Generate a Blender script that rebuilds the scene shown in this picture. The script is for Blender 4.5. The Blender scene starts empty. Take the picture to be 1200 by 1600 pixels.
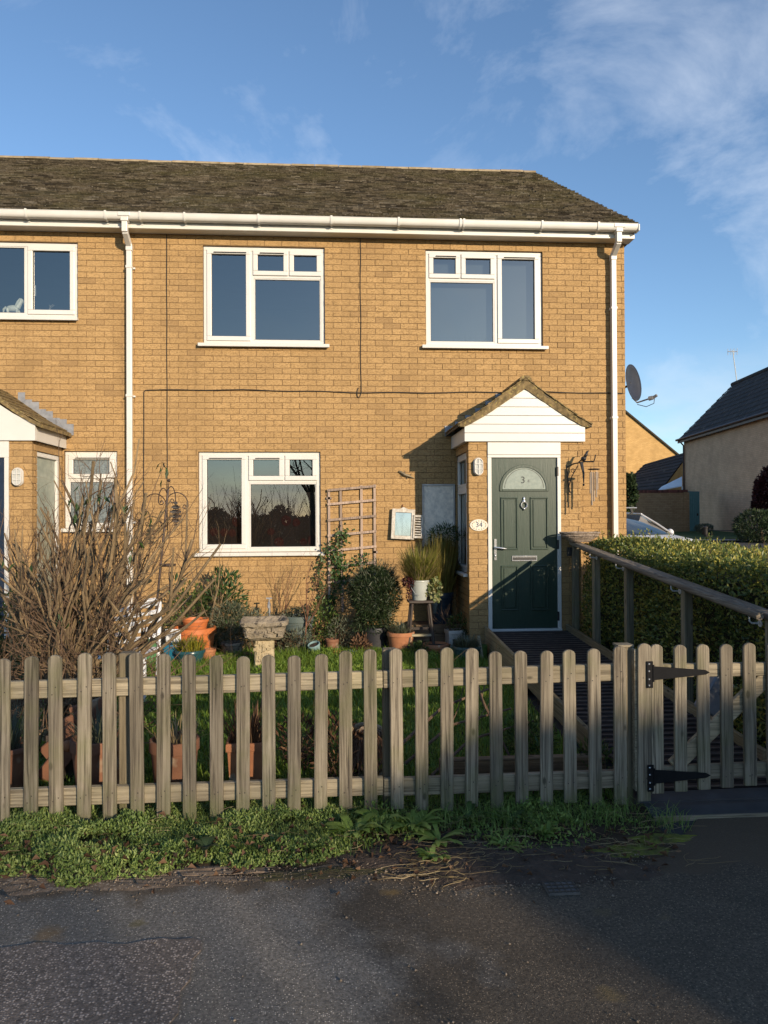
import bpy, math, random
import numpy as np
from mathutils import Vector, Matrix

# ---------------------------------------------------------------- camera, sky, sun, exposure
SC = bpy.context.scene
COL = SC.collection
rad = math.radians
CAM = Vector((0, -9.55, 1.65)); FPX = 1150.0
yaw, pit, rol = rad(3.94), rad(.5), rad(.29)
cf = Vector((math.sin(yaw)*math.cos(pit), math.cos(yaw)*math.cos(pit), math.sin(pit)))
r0 = Vector((math.cos(yaw), -math.sin(yaw), 0)); u0 = r0.cross(cf)
cr = r0*math.cos(rol) - u0*math.sin(rol); cu = u0*math.cos(rol) + r0*math.sin(rol)
cd = bpy.data.cameras.new('camera'); cam = bpy.data.objects.new('camera', cd); COL.objects.link(cam)
cd.sensor_fit = 'VERTICAL'; cd.sensor_height = 36; cd.lens = FPX/1600*36; cd.clip_start = .05; cd.clip_end = 2000
cam.matrix_world = Matrix(((cr.x, cu.x, -cf.x, CAM.x), (cr.y, cu.y, -cf.y, CAM.y), (cr.z, cu.z, -cf.z, CAM.z), (0, 0, 0, 1)))
SC.camera = cam

SUNTO = Vector((.561, -1, .30)).normalized()          # towards the sun
SUN_EL = math.asin(SUNTO.z); SUN_ROT = math.atan2(SUNTO.x, SUNTO.y)
w = bpy.data.worlds.new('World'); SC.world = w; w.use_nodes = True
N, L = w.node_tree.nodes, w.node_tree.links
N.clear()
wo = N.new('ShaderNodeOutputWorld'); bg = N.new('ShaderNodeBackground'); sky = N.new('ShaderNodeTexSky')
sky.sky_type = 'NISHITA'; sky.sun_disc = False; sky.sun_elevation = SUN_EL; sky.sun_rotation = SUN_ROT
sky.altitude = 100; sky.air_density = 1.0; sky.dust_density = .25; sky.ozone_density = 3.2
SKY_STRENGTH = .142; SUN_STRENGTH = 4.2; EXPOSURE = .48
bg.inputs['Strength'].default_value = SKY_STRENGTH
tc = N.new('ShaderNodeTexCoord'); mp = N.new('ShaderNodeMapping'); mp.inputs['Scale'].default_value = (1.5, 1.0, 2.6); mp.inputs['Location'].default_value = (.9, .3, 0)
mp.inputs['Rotation'].default_value = (.25, .35, .5)
n1 = N.new('ShaderNodeTexNoise'); n1.inputs['Scale'].default_value = 2.1; n1.inputs['Detail'].default_value = 7; n1.inputs['Roughness'].default_value = .62; n1.inputs['Distortion'].default_value = .5
n2 = N.new('ShaderNodeTexNoise'); n2.inputs['Scale'].default_value = 1.1; n2.inputs['Detail'].default_value = 2
rp = N.new('ShaderNodeValToRGB'); rp.color_ramp.elements[0].position = .50; rp.color_ramp.elements[1].position = .82
rp2 = N.new('ShaderNodeValToRGB'); rp2.color_ramp.elements[0].position = .38; rp2.color_ramp.elements[1].position = .68
mu = N.new('ShaderNodeMath'); mu.operation = 'MULTIPLY'
mu2 = N.new('ShaderNodeMath'); mu2.operation = 'MULTIPLY'; mu2.inputs[1].default_value = .55
mx = N.new('ShaderNodeMix'); mx.data_type = 'RGBA'; mx.inputs[7].default_value = (5.2, 5.6, 6.2, 1)
L.new(tc.outputs['Generated'], mp.inputs['Vector']); L.new(mp.outputs[0], n1.inputs['Vector']); L.new(tc.outputs['Generated'], n2.inputs['Vector'])
L.new(n1.outputs['Fac'], rp.inputs[0]); L.new(n2.outputs['Fac'], rp2.inputs[0])
L.new(rp.outputs[0], mu.inputs[0]); L.new(rp2.outputs[0], mu.inputs[1]); L.new(mu.outputs[0], mu2.inputs[0])
# puffs of low cumulus all round the horizon
sz = N.new('ShaderNodeSeparateXYZ'); L.new(tc.outputs['Generated'], sz.inputs[0])
band = N.new('ShaderNodeValToRGB'); e = band.color_ramp.elements; e[0].position = 0; e[0].color = (1, 1, 1, 1); e[1].position = .22; e[1].color = (0, 0, 0, 1)
n3 = N.new('ShaderNodeTexNoise'); n3.inputs['Scale'].default_value = 5.5; n3.inputs['Detail'].default_value = 7; n3.inputs['Roughness'].default_value = .58
mp3 = N.new('ShaderNodeMapping'); mp3.inputs['Scale'].default_value = (1, 1, 2.2); mp3.inputs['Location'].default_value = (.35, .1, 0)
r3 = N.new('ShaderNodeValToRGB'); r3.color_ramp.elements[0].position = .44; r3.color_ramp.elements[1].position = .60
m3 = N.new('ShaderNodeMath'); m3.operation = 'MULTIPLY'; m4 = N.new('ShaderNodeMath'); m4.operation = 'MULTIPLY'; m4.inputs[1].default_value = .75
mxb = N.new('ShaderNodeMix'); mxb.data_type = 'RGBA'; mxb.inputs[7].default_value = (4.2, 4.5, 4.9, 1)
L.new(sz.outputs[2], band.inputs[0]); L.new(tc.outputs['Generated'], mp3.inputs[0]); L.new(mp3.outputs[0], n3.inputs['Vector']); L.new(n3.outputs['Fac'], r3.inputs[0])
L.new(r3.outputs[0], m3.inputs[0]); L.new(band.outputs[0], m3.inputs[1]); L.new(m3.outputs[0], m4.inputs[0]); L.new(m4.outputs[0], mxb.inputs[0])
L.new(mu2.outputs[0], mx.inputs[0]); L.new(sky.outputs[0], mx.inputs[6]); L.new(mx.outputs[2], mxb.inputs[6]); L.new(mxb.outputs[2], bg.inputs['Color']); L.new(bg.outputs[0], wo.inputs[0])

sl = bpy.data.lights.new('sun', 'SUN'); sun = bpy.data.objects.new('sun', sl); COL.objects.link(sun)
sl.energy = SUN_STRENGTH; sl.angle = rad(.55); sl.color = (1.0, .82, .60)
sun.rotation_euler = SUNTO.to_track_quat('Z', 'Y').to_euler(); sun.location = (10, -20, 12)
vs = SC.view_settings; vs.view_transform = 'Standard'; vs.look = 'None'; vs.exposure = EXPOSURE; vs.gamma = 1; vs.use_curve_mapping = False

# ---------------------------------------------------------------- helpers
rng = random.Random(34)
nr = np.random.RandomState(34)
def V(*a): return Vector(a)
def pix(px, py, D):                      # used only while planning distances of far things
    return CAM + (cf + cr*((px-600)/FPX) + cu*((800-py)/FPX))*D

def wmat(o):
    m = Matrix.Translation(o.location) @ o.rotation_euler.to_matrix().to_4x4()
    if o.parent: m = wmat(o.parent) @ o.matrix_parent_inverse @ m
    return m
def setp(o, p):
    if p is not None:
        o.parent = p; o.matrix_parent_inverse = wmat(p).inverted()
    return o
def tag(o, label=None, cat=None, group=None, kind=None):
    if label: o['label'] = label
    if cat: o['category'] = cat
    if group: o['group'] = group
    if kind: o['kind'] = kind
    return o
def thing(name, loc, label, cat, group=None):
    o = bpy.data.objects.new(name, None); COL.objects.link(o); o.location = loc; o.empty_display_size = .1
    return tag(o, label, cat, group)

class MB:
    def __init__(s): s.v = []; s.f = []
    def add(s, vs, fs):
        n = len(s.v); s.v += [tuple(x) for x in vs]; s.f += [tuple(i+n for i in f) for f in fs]; return s
    def box(s, x0, x1, y0, y1, z0, z1, j=0):
        vs = [(x, y, z) for z in (z0, z1) for y in (y0, y1) for x in (x0, x1)]
        if j: vs = [(a+rng.uniform(-j, j), b+rng.uniform(-j, j), c+rng.uniform(-j, j)) for a, b, c in vs]
        return s.add(vs, [(0, 2, 3, 1), (4, 5, 7, 6), (0, 1, 5, 4), (2, 6, 7, 3), (0, 4, 6, 2), (1, 3, 7, 5)])
    def obox(s, c, ax, ay, az):           # centre and three half axes
        c, ax, ay, az = Vector(c), Vector(ax), Vector(ay), Vector(az)
        vs = [c+ax*i+ay*j+az*k for k in (-1, 1) for j in (-1, 1) for i in (-1, 1)]
        return s.add(vs, [(0, 2, 3, 1), (4, 5, 7, 6), (0, 1, 5, 4), (2, 6, 7, 3), (0, 4, 6, 2), (1, 3, 7, 5)])
    def beam(s, a, b, wx, wz, up=(0, 0, 1)):
        a, b = Vector(a), Vector(b); d = (b-a); l = d.length; d = d/l
        sd = d.cross(Vector(up)); sd.normalize(); u = sd.cross(d)
        return s.obox((a+b)/2, d*l/2, sd*wx/2, u*wz/2)
    def tube(s, pts, r, n=6, cap=True):
        pts = [Vector(p) for p in pts]; rs = r if isinstance(r, (list, tuple)) else [r]*len(pts)
        base = len(s.v); prev = None
        for i, p in enumerate(pts):
            d = (pts[min(i+1, len(pts)-1)] - pts[max(i-1, 0)])
            if d.length < 1e-9: d = Vector((0, 0, 1))
            d.normalize()
            if prev is None:
                a = d.orthogonal().normalized()
            else:
                a = prev - d*prev.dot(d)
                if a.length < 1e-6: a = d.orthogonal()
                a.normalize()
            prev = a; b = d.cross(a)
            for k in range(n):
                t = 2*math.pi*k/n; s.v.append(tuple(p + (a*math.cos(t) + b*math.sin(t))*rs[i]))
        for i in range(len(pts)-1):
            for k in range(n):
                k2 = (k+1) % n; o = base+i*n
                s.f.append((o+k, o+k2, o+n+k2, o+n+k))
        if cap:
            s.f.append(tuple(base+k for k in range(n))[::-1]); o = base+(len(pts)-1)*n
            s.f.append(tuple(o+k for k in range(n)))
        return s
    def lathe(s, prof, c=(0, 0, 0), n=20, sx=1, sy=1, rot=0, sq=0):
        # prof: (r, z) from bottom to top; sq>0 gives a squarer plan
        base = len(s.v)
        for r, z in prof:
            for k in range(n):
                t = 2*math.pi*k/n; q = 1
                if sq: q = 1/max(abs(math.cos(t)), abs(math.sin(t)))*sq + (1-sq)
                x, y = r*q*math.cos(t)*sx, r*q*math.sin(t)*sy
                s.v.append((c[0]+x*math.cos(rot)-y*math.sin(rot), c[1]+x*math.sin(rot)+y*math.cos(rot), c[2]+z))
        for i in range(len(prof)-1):
            for k in range(n):
                k2 = (k+1) % n; o = base+i*n
                s.f.append((o+k, o+k2, o+n+k2, o+n+k))
        s.f.append(tuple(base+k for k in range(n))[::-1]); o = base+(len(prof)-1)*n
        s.f.append(tuple(o+k for k in range(n)))
        return s
    def prism(s, poly, d):                # planar polygon (list of 3D points) extruded by vector d
        n = len(poly); d = Vector(d); a = [Vector(p) for p in poly]
        return s.add(a+[p+d for p in a], [tuple(range(n))[::-1], tuple(range(n, 2*n))] + [(i, (i+1) % n, n+(i+1) % n, n+i) for i in range(n)])
    def quad(s, *p): return s.add(p, [tuple(range(len(p)))])
    def ball(s, c, rx, ry, rz, n=10, m=7):
        pr = [(max(1e-4, math.sin(math.pi*i/m)), -math.cos(math.pi*i/m)) for i in range(m+1)]
        o = len(s.v); s.lathe(pr, (0, 0, 0), n)
        for i in range(o, len(s.v)):
            x, y, z = s.v[i]; s.v[i] = (c[0]+x*rx, c[1]+y*ry, c[2]+z*rz)
        return s
    def xform(s, m, i0=0):
        for i in range(i0, len(s.v)): s.v[i] = tuple(m @ Vector(s.v[i]))
        return s
    def mesh(s, name, mat):
        me = bpy.data.meshes.new(name); me.from_pydata(s.v, [], s.f); me.update()
        import bmesh
        bm = bmesh.new(); bm.from_mesh(me); bmesh.ops.recalc_face_normals(bm, faces=bm.faces); bm.to_mesh(me); bm.free()
        if mat: me.materials.append(mat)
        return me
    def build(s, name, mat, parent=None, smooth=False, bevel=0, seg=1, kind=None):
        me = s.mesh(name, mat); o = bpy.data.objects.new(name, me); COL.objects.link(o)
        if smooth:
            me.polygons.foreach_set('use_smooth', [True]*len(me.polygons)); 
            try: me.set_sharp_from_angle(angle=rad(42))
            except Exception: pass
        if bevel:
            b = o.modifiers.new('bevel', 'BEVEL'); b.width = bevel; b.segments = seg; b.limit_method = 'ANGLE'; b.angle_limit = rad(40)
        if kind: o['kind'] = kind
        return setp(o, parent)

def npmesh(name, verts, tris, mat, parent=None, kind=None):
    verts = np.asarray(verts, np.float32).reshape(-1, 3); tris = np.asarray(tris, np.int32).reshape(-1, 3)
    me = bpy.data.meshes.new(name); me.vertices.add(len(verts)); me.vertices.foreach_set('co', verts.ravel())
    me.loops.add(tris.size); me.loops.foreach_set('vertex_index', tris.ravel())
    me.polygons.add(len(tris)); me.polygons.foreach_set('loop_start', np.arange(0, tris.size, 3, dtype=np.int32))
    me.update(calc_edges=True); me.materials.append(mat)
    o = bpy.data.objects.new(name, me); COL.objects.link(o)
    if kind: o['kind'] = kind
    return setp(o, parent)
def unit(a): return a/np.maximum(1e-9, np.linalg.norm(a, axis=1, keepdims=True))
def leafgeo(P, D, Nn, Ln, Wd, fold=.25, fat=.42):
    P, D = np.asarray(P, float), unit(np.asarray(D, float)); n = len(P)
    Ln = np.broadcast_to(Ln, n)[:, None]; Wd = np.broadcast_to(Wd, n)[:, None]
    S = unit(np.cross(D, Nn)); U = np.cross(S, D)
    a = P; b = P + D*Ln*fat + S*Wd/2 + U*Wd*fold; c = P + D*Ln - U*Wd*fold*.5; d = P + D*Ln*fat - S*Wd/2 + U*Wd*fold
    v = np.stack([a, b, c, d], 1).reshape(-1, 3); i = np.arange(n)[:, None]*4
    t = np.concatenate([i+[0, 1, 2], i+[0, 2, 3]], 1).reshape(-1, 3)
    return v, t
def bladegeo(P, H, Wd, bend, R=None):
    R = R or nr; n = len(P); P = np.asarray(P, float)
    an = R.rand(n)*6.283; hd = np.stack([np.cos(an), np.sin(an), np.zeros(n)], 1); sd = np.stack([-np.sin(an), np.cos(an), np.zeros(n)], 1)
    H = np.broadcast_to(H, n)[:, None]; Wd = np.broadcast_to(Wd, n)[:, None]; bend = np.broadcast_to(bend, n)[:, None]
    up = np.array([0, 0, 1.])
    m = P + up*H*.55 + hd*bend*H*.3; t = P + up*H*(1-.35*bend) + hd*bend*H
    v = np.stack([P-sd*Wd/2, P+sd*Wd/2, m+sd*Wd*.4, m-sd*Wd*.4, t], 1).reshape(-1, 3); i = np.arange(n)[:, None]*5
    return v, np.concatenate([i+[0, 1, 2], i+[0, 2, 3], i+[3, 2, 4]], 1).reshape(-1, 3)
def join(geos):
    vs, ts, o = [], [], 0
    for v, t in geos: vs.append(v); ts.append(t+o); o += len(v)
    return np.concatenate(vs), np.concatenate(ts)
def rdir(n, up=0, R=None):
    R = R or nr; d = R.normal(size=(n, 3)); d[:, 2] += up; return unit(d)

# ---------------------------------------------------------------- materials
def newmat(name):
    m = bpy.data.materials.new(name); m.use_nodes = True; nt = m.node_tree
    return m, nt, nt.nodes, nt.links, nt.nodes['Principled BSDF']
def c4(c): return (c[0], c[1], c[2], 1)
def mixc(N, L, fac, a, b, blend='MIX'):
    m = N.new('ShaderNodeMix'); m.data_type = 'RGBA'; m.blend_type = blend
    for s, x in ((0, fac), (6, a), (7, b)):
        if hasattr(x, 'links'): L.new(x, m.inputs[s])
        elif s == 0: m.inputs[0].default_value = x
        else: m.inputs[s].default_value = c4(x)
    return m.outputs[2]
def mth(N, L, op, a, b=None, c=None):
    m = N.new('ShaderNodeMath'); m.operation = op
    for i, x in enumerate((a, b, c)):
        if x is None: continue
        if hasattr(x, 'links'): L.new(x, m.inputs[i])
        else: m.inputs[i].default_value = x
    return m.outputs[0]
def noise(N, L, vec, scale, detail=4, rough=.55, dist=0):
    n = N.new('ShaderNodeTexNoise'); n.inputs['Scale'].default_value = scale; n.inputs['Detail'].default_value = detail
    n.inputs['Roughness'].default_value = rough; n.inputs['Distortion'].default_value = dist
    if vec is not None: L.new(vec, n.inputs['Vector'])
    return n.outputs['Fac']
def ramp(N, L, fac, stops):
    r = N.new('ShaderNodeValToRGB'); e = r.color_ramp.elements
    while len(e) < len(stops): e.new(.5)
    for i, (p, c) in enumerate(stops):
        e[i].position = p; e[i].color = c4(c) if not isinstance(c, (int, float)) else (c, c, c, 1)
    L.new(fac, r.inputs[0]); return r.outputs[0]
def posn(N, L, scale=(1, 1, 1), rand=0):
    g = N.new('ShaderNodeNewGeometry'); v = g.outputs['Position']
    if rand:
        o = N.new('ShaderNodeObjectInfo'); s = mth(N, L, 'ADD', o.outputs['Random'], g.outputs['Random Per Island']); s = mth(N, L, 'MULTIPLY', s, rand)
        a = N.new('ShaderNodeVectorMath'); a.operation = 'ADD'; L.new(v, a.inputs[0]); L.new(s, a.inputs[1]); v = a.outputs[0]
    m = N.new('ShaderNodeMapping'); m.inputs['Scale'].default_value = scale; L.new(v, m.inputs['Vector'])
    return m.outputs[0]
def island(N, L):
    g = N.new('ShaderNodeNewGeometry'); o = N.new('ShaderNodeObjectInfo')
    s = mth(N, L, 'ADD', g.outputs['Random Per Island'], o.outputs['Random'])
    wn = N.new('ShaderNodeTexWhiteNoise'); wn.noise_dimensions = '1D'; L.new(s, wn.inputs['W']); return wn.outputs['Value']
def bump(N, L, b, h, strength, dist=.01):
    n = N.new('ShaderNodeBump'); n.inputs['Strength'].default_value = strength; n.inputs['Distance'].default_value = dist
    L.new(h, n.inputs['Height']); L.new(n.outputs[0], b.inputs['Normal'])
def pm(name, c1, c2=None, scale=6, rough=.7, bmp=0, bs=60, metal=0, spec=.4, isl=0, det=5, bd=.006, lo=.35, hi=.65, speck=None):
    m, nt, N, L, b = newmat(name); c2 = c2 or tuple(x*.75 for x in c1)
    p = posn(N, L)
    col = mixc(N, L, ramp(N, L, noise(N, L, p, scale, det), [(lo, 0), (hi, 1)]), c1, c2)
    if speck:
        col = mixc(N, L, ramp(N, L, noise(N, L, p, speck[1], 2), [(speck[2], 0), (speck[2]+.08, 1)]), col, speck[0])
    if isl:
        v = mth(N, L, 'MULTIPLY_ADD', island(N, L), 2*isl, 1-isl)
        col = mixc(N, L, 1.0, col, v, 'MULTIPLY')
    L.new(col, b.inputs['Base Color']); b.inputs['Roughness'].default_value = rough; b.inputs['Metallic'].default_value = metal
    b.inputs['Specular IOR Level'].default_value = spec
    if bmp: bump(N, L, b, noise(N, L, p, bs, 4), bmp, bd)
    return m
def leafmat(name, stops, trans=.3, rough=.5, nscale=2.0, nw=.4, spec=.4):
    m, nt, N, L, b = newmat(name)
    f = mth(N, L, 'ADD', mth(N, L, 'MULTIPLY', island(N, L), 1-nw), mth(N, L, 'MULTIPLY', noise(N, L, posn(N, L), nscale, 3), nw))
    col = ramp(N, L, f, stops); L.new(col, b.inputs['Base Color']); b.inputs['Roughness'].default_value = rough
    b.inputs['Specular IOR Level'].default_value = spec
    t = N.new('ShaderNodeBsdfTranslucent'); L.new(col, t.inputs['Color']); x = N.new('ShaderNodeMixShader'); x.inputs[0].default_value = trans
    L.new(b.outputs[0], x.inputs[1]); L.new(t.outputs[0], x.inputs[2]); L.new(x.outputs[0], N['Material Output'].inputs[0])
    return m
def woodmat(name, axis, c1, c2, c3, green=.0, rough=.85, fine=1.0):
    m, nt, N, L, b = newmat(name)
    st = [75, 75, 75]; st[axis] = 2.0
    p = posn(N, L, tuple(x*fine for x in st), rand=37.0)
    g = noise(N, L, p, 1.0, 6, .65, .6)
    st2 = [9, 9, 9]; st2[axis] = 1.4
    q = noise(N, L, posn(N, L, st2, rand=11.0), 1.0, 4)
    col = ramp(N, L, g, [(.38, c3), (.49, c1), (.60, c2)])
    col = mixc(N, L, ramp(N, L, q, [(.42, 0), (.7, .7)]), col, tuple(x*.62 for x in c1))
    # knots
    vo = N.new('ShaderNodeTexVoronoi'); vo.inputs['Scale'].default_value = 1.0; vo.inputs['Randomness'].default_value = 1
    st3 = [9, 9, 9]; st3[axis] = 4.5
    L.new(posn(N, L, st3, rand=23.0), vo.inputs['Vector'])
    col = mixc(N, L, ramp(N, L, vo.outputs['Distance'], [(.07, 1), (.13, 0)]), col, tuple(x*.38 for x in c1))
    if green: col = mixc(N, L, ramp(N, L, noise(N, L, posn(N, L), 5, 4), [(.48, 0), (.72, green)]), col, (.13, .14, .05))
    v = mth(N, L, 'MULTIPLY_ADD', island(N, L), .44, .78); col = mixc(N, L, 1.0, col, v, 'MULTIPLY')
    if axis == 2 and green > .3:            # algae creeping up from the wet ground
        sz_ = N.new('ShaderNodeSeparateXYZ'); L.new(posn(N, L), sz_.inputs[0]); al = mth(N, L, 'ADD', sz_.outputs[2], mth(N, L, 'MULTIPLY', noise(N, L, posn(N, L, (14, 14, 5), rand=3.0), 1.0, 4), -.55))
        col = mixc(N, L, ramp(N, L, mth(N, L, 'ADD', al, .3), [(.02, .6), (.22, 0)]), col, (.105, .115, .045))
    L.new(col, b.inputs['Base Color']); b.inputs['Roughness'].default_value = rough; b.inputs['Specular IOR Level'].default_value = .25
    bump(N, L, b, g, .8, .005)
    return m

# brick: tan with drag-faced texture; every brick takes its own tone
def brickmat(name, a, bq, dk):
    m, nt, N, L, b = newmat(name); p = posn(N, L, (1, 1, 1), rand=7.0); p0 = posn(N, L)
    f = island(N, L)
    col = ramp(N, L, f, [(0, dk), (.025, dk), (.07, tuple((x*2+y)/3 for x, y in zip(a, dk))), (.3, a), (.75, bq), (1, a)])
    mott = noise(N, L, posn(N, L, (34, 34, 85), rand=7.0), 1.0, 6, .78)
    col = mixc(N, L, ramp(N, L, mott, [(.40, .95), (.53, 0)]), col, tuple(x*.55 for x in a))
    col = mixc(N, L, ramp(N, L, noise(N, L, posn(N, L, (120, 120, 160)), 1.0, 2), [(.60, 0), (.68, .6)]), col, (.62, .44, .24))
    col = mixc(N, L, ramp(N, L, noise(N, L, p0, .9, 4), [(.45, 0), (.75, .42)]), col, tuple(x*.68 for x in a))
    col = mixc(N, L, ramp(N, L, noise(N, L, posn(N, L, (3.2, 3.2, .5)), 1.0, 6, .68), [(.48, 0), (.72, .5)]), col, tuple(x*.62 for x in a))
    L.new(col, b.inputs['Base Color']); b.inputs['Roughness'].default_value = .92; b.inputs['Specular IOR Level'].default_value = .15
    bump(N, L, b, mott, .7, .006)
    return m
BR_A, BR_B, BR_D = (.415, .262, .115), (.462, .294, .131), (.33, .207, .095)
M_BRICK = brickmat('tan_brick', BR_A, BR_B, BR_D)
M_MORTAR = pm('mortar', (.25, .16, .078), (.19, .12, .06), 20, .95, .3, 120)
def brickwall(name, a, bq, mort, scale=1.0, rot=False):
    m, nt, N, L, b = newmat(name)
    g = N.new('ShaderNodeNewGeometry'); sx = N.new('ShaderNodeSeparateXYZ'); L.new(g.outputs['Position'], sx.inputs[0])
    cx = N.new('ShaderNodeCombineXYZ')
    L.new(sx.outputs[1] if rot else sx.outputs[0], cx.inputs[0]); L.new(sx.outputs[2], cx.inputs[1])
    t = N.new('ShaderNodeTexBrick'); t.inputs['Scale'].default_value = 1; t.inputs['Brick Width'].default_value = .22; t.inputs['Row Height'].default_value = .075
    t.inputs['Mortar Size'].default_value = .005; t.inputs['Color1'].default_value = c4(a); t.inputs['Color2'].default_value = c4(bq); t.inputs['Mortar'].default_value = c4(mort); t.inputs['Bias'].default_value = 0
    L.new(cx.outputs[0], t.inputs['Vector'])
    col = mixc(N, L, ramp(N, L, noise(N, L, g.outputs['Position'], 1.6, 6, .65), [(.4, 0), (.75, .6)]), t.outputs['Color'], tuple(x*.6 for x in a))
    L.new(col, b.inputs['Base Color']); b.inputs['Roughness'].default_value = .95; b.inputs['Specular IOR Level'].default_value = .1
    bump(N, L, b, t.outputs['Fac'], -.5, .008)
    return m
M_BRICKX = brickwall('tan_brick_far', BR_A, BR_B, (.3, .2, .1), rot=True)
M_BRICKF = brickwall('tan_brick_gable', (.48, .30, .12), (.56, .36, .15), (.36, .23, .1))
M_BRICKG = brickwall('buff_brick_far', (.62, .385, .24), (.69, .44, .28), (.44, .28, .18), rot=True)
M_BRICKO = brickwall('old_garden_brick', (.36, .225, .12), (.44, .29, .16), (.2, .14, .09))
M_WHITE = pm('white_upvc', (.64, .62, .58), (.60, .585, .545), 3, .32, spec=.5)
M_WHITE2 = pm('white_upvc_dusty', (.66, .65, .61), (.61, .60, .55), 4, .42, spec=.45)
M_GREYSEAL = pm('dark_gasket', (.03, .03, .035), None, 5, .6)
M_TILE = pm('mossy_roof_tile', (.112, .092, .064), (.066, .055, .040), 14, .95, .5, 90, spec=.1, isl=.5, speck=((.088, .082, .038), 3.0, .60))
def tilemat():
    m, nt, N, L, b = newmat('mossy_plain_tile'); p = posn(N, L); f = island(N, L)
    col = ramp(N, L, f, [(0, (.028, .023, .017)), (.14, (.05, .041, .029)), (.35, (.088, .073, .05)), (.75, (.125, .103, .072)), (.93, (.155, .13, .095)), (1, (.23, .20, .155))])
    col = mixc(N, L, ramp(N, L, noise(N, L, p, 1.1, 5, .6), [(.45, 0), (.72, .6)]), col, (.088, .082, .034))
    col = mixc(N, L, ramp(N, L, noise(N, L, p, 26, 3, .7), [(.38, .75), (.52, 0)]), col, (.035, .03, .02))
    col = mixc(N, L, ramp(N, L, noise(N, L, p, 33, 2), [(.66, 0), (.71, .7)]), col, (.27, .245, .19))
    L.new(col, b.inputs['Base Color']); b.inputs['Roughness'].default_value = .95; b.inputs['Specular IOR Level'].default_value = .1
    bump(N, L, b, noise(N, L, p, 45, 4, .7), .9, .02); return m
M_PLAIN = tilemat()
M_RIDGE = pm('ridge_tile', (.36, .29, .19), (.26, .2, .12), 9, .95, .5, 60, spec=.15, isl=.2)
M_VERGE = pm('mossy_verge', (.25, .18, .09), (.11, .085, .045), 16, .97, .8, 50, spec=.1, speck=((.32, .25, .1), 30, .58))
M_LEAD = pm('lead', (.30, .31, .33), (.2, .21, .23), 14, .6, .2, 30, metal=.2)
M_BLACK = pm('black_metal', (.02, .02, .022), (.035, .03, .028), 20, .5)
M_HINGE = pm('black_japanned_iron', (.012, .012, .013), None, 20, .75, spec=.12)
M_CABLE = pm('black_cable', (.025, .022, .02), None, 20, .6)
M_CHROME = pm('chrome', (.72, .72, .72), (.62, .62, .62), 5, .2, metal=.75)
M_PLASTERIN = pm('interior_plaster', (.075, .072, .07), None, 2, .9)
M_DARKFAB = pm('dark_interior', (.040, .024, .020), (.028, .018, .015), 3, .95)

def glassmat(name, base=.2, tint=(1, 1, 1), rough=0):
    m, nt, N, L, b = newmat(name); N.remove(b)
    lw = N.new('ShaderNodeLayerWeight'); lw.inputs[0].default_value = .5; fr = N.new('ShaderNodeMath'); fr.operation = 'MULTIPLY_ADD'; L.new(mth(N, L, 'POWER', lw.outputs['Facing'], 4.0), fr.inputs[0]); fr.inputs[1].default_value = .75; fr.inputs[2].default_value = base
    t = N.new('ShaderNodeBsdfTransparent'); t.inputs[0].default_value = c4(tint); g = N.new('ShaderNodeBsdfGlossy'); g.inputs['Roughness'].default_value = rough; g.inputs['Color'].default_value = (1, .95, .87, 1)
    wv = N.new('ShaderNodeBump'); wv.inputs['Strength'].default_value = .02; wv.inputs['Distance'].default_value = .02
    L.new(noise(N, L, posn(N, L), 2.2, 1), wv.inputs['Height']); L.new(wv.outputs[0], g.inputs['Normal'])
    x = N.new('ShaderNodeMixShader'); L.new(fr.outputs[0], x.inputs[0]); L.new(t.outputs[0], x.inputs[1]); L.new(g.outputs[0], x.inputs[2])
    L.new(x.outputs[0], N['Material Output'].inputs[0]); return m
M_GLASS = glassmat('double_glazing', .21, (.62, .67, .68))
M_CARGLASS = glassmat('car_glass', .20, (.25, .3, .32))
M_FROST = pm('obscure_glass', (.20, .235, .24), (.11, .13, .14), 60, .25, .5, 80)
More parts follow.
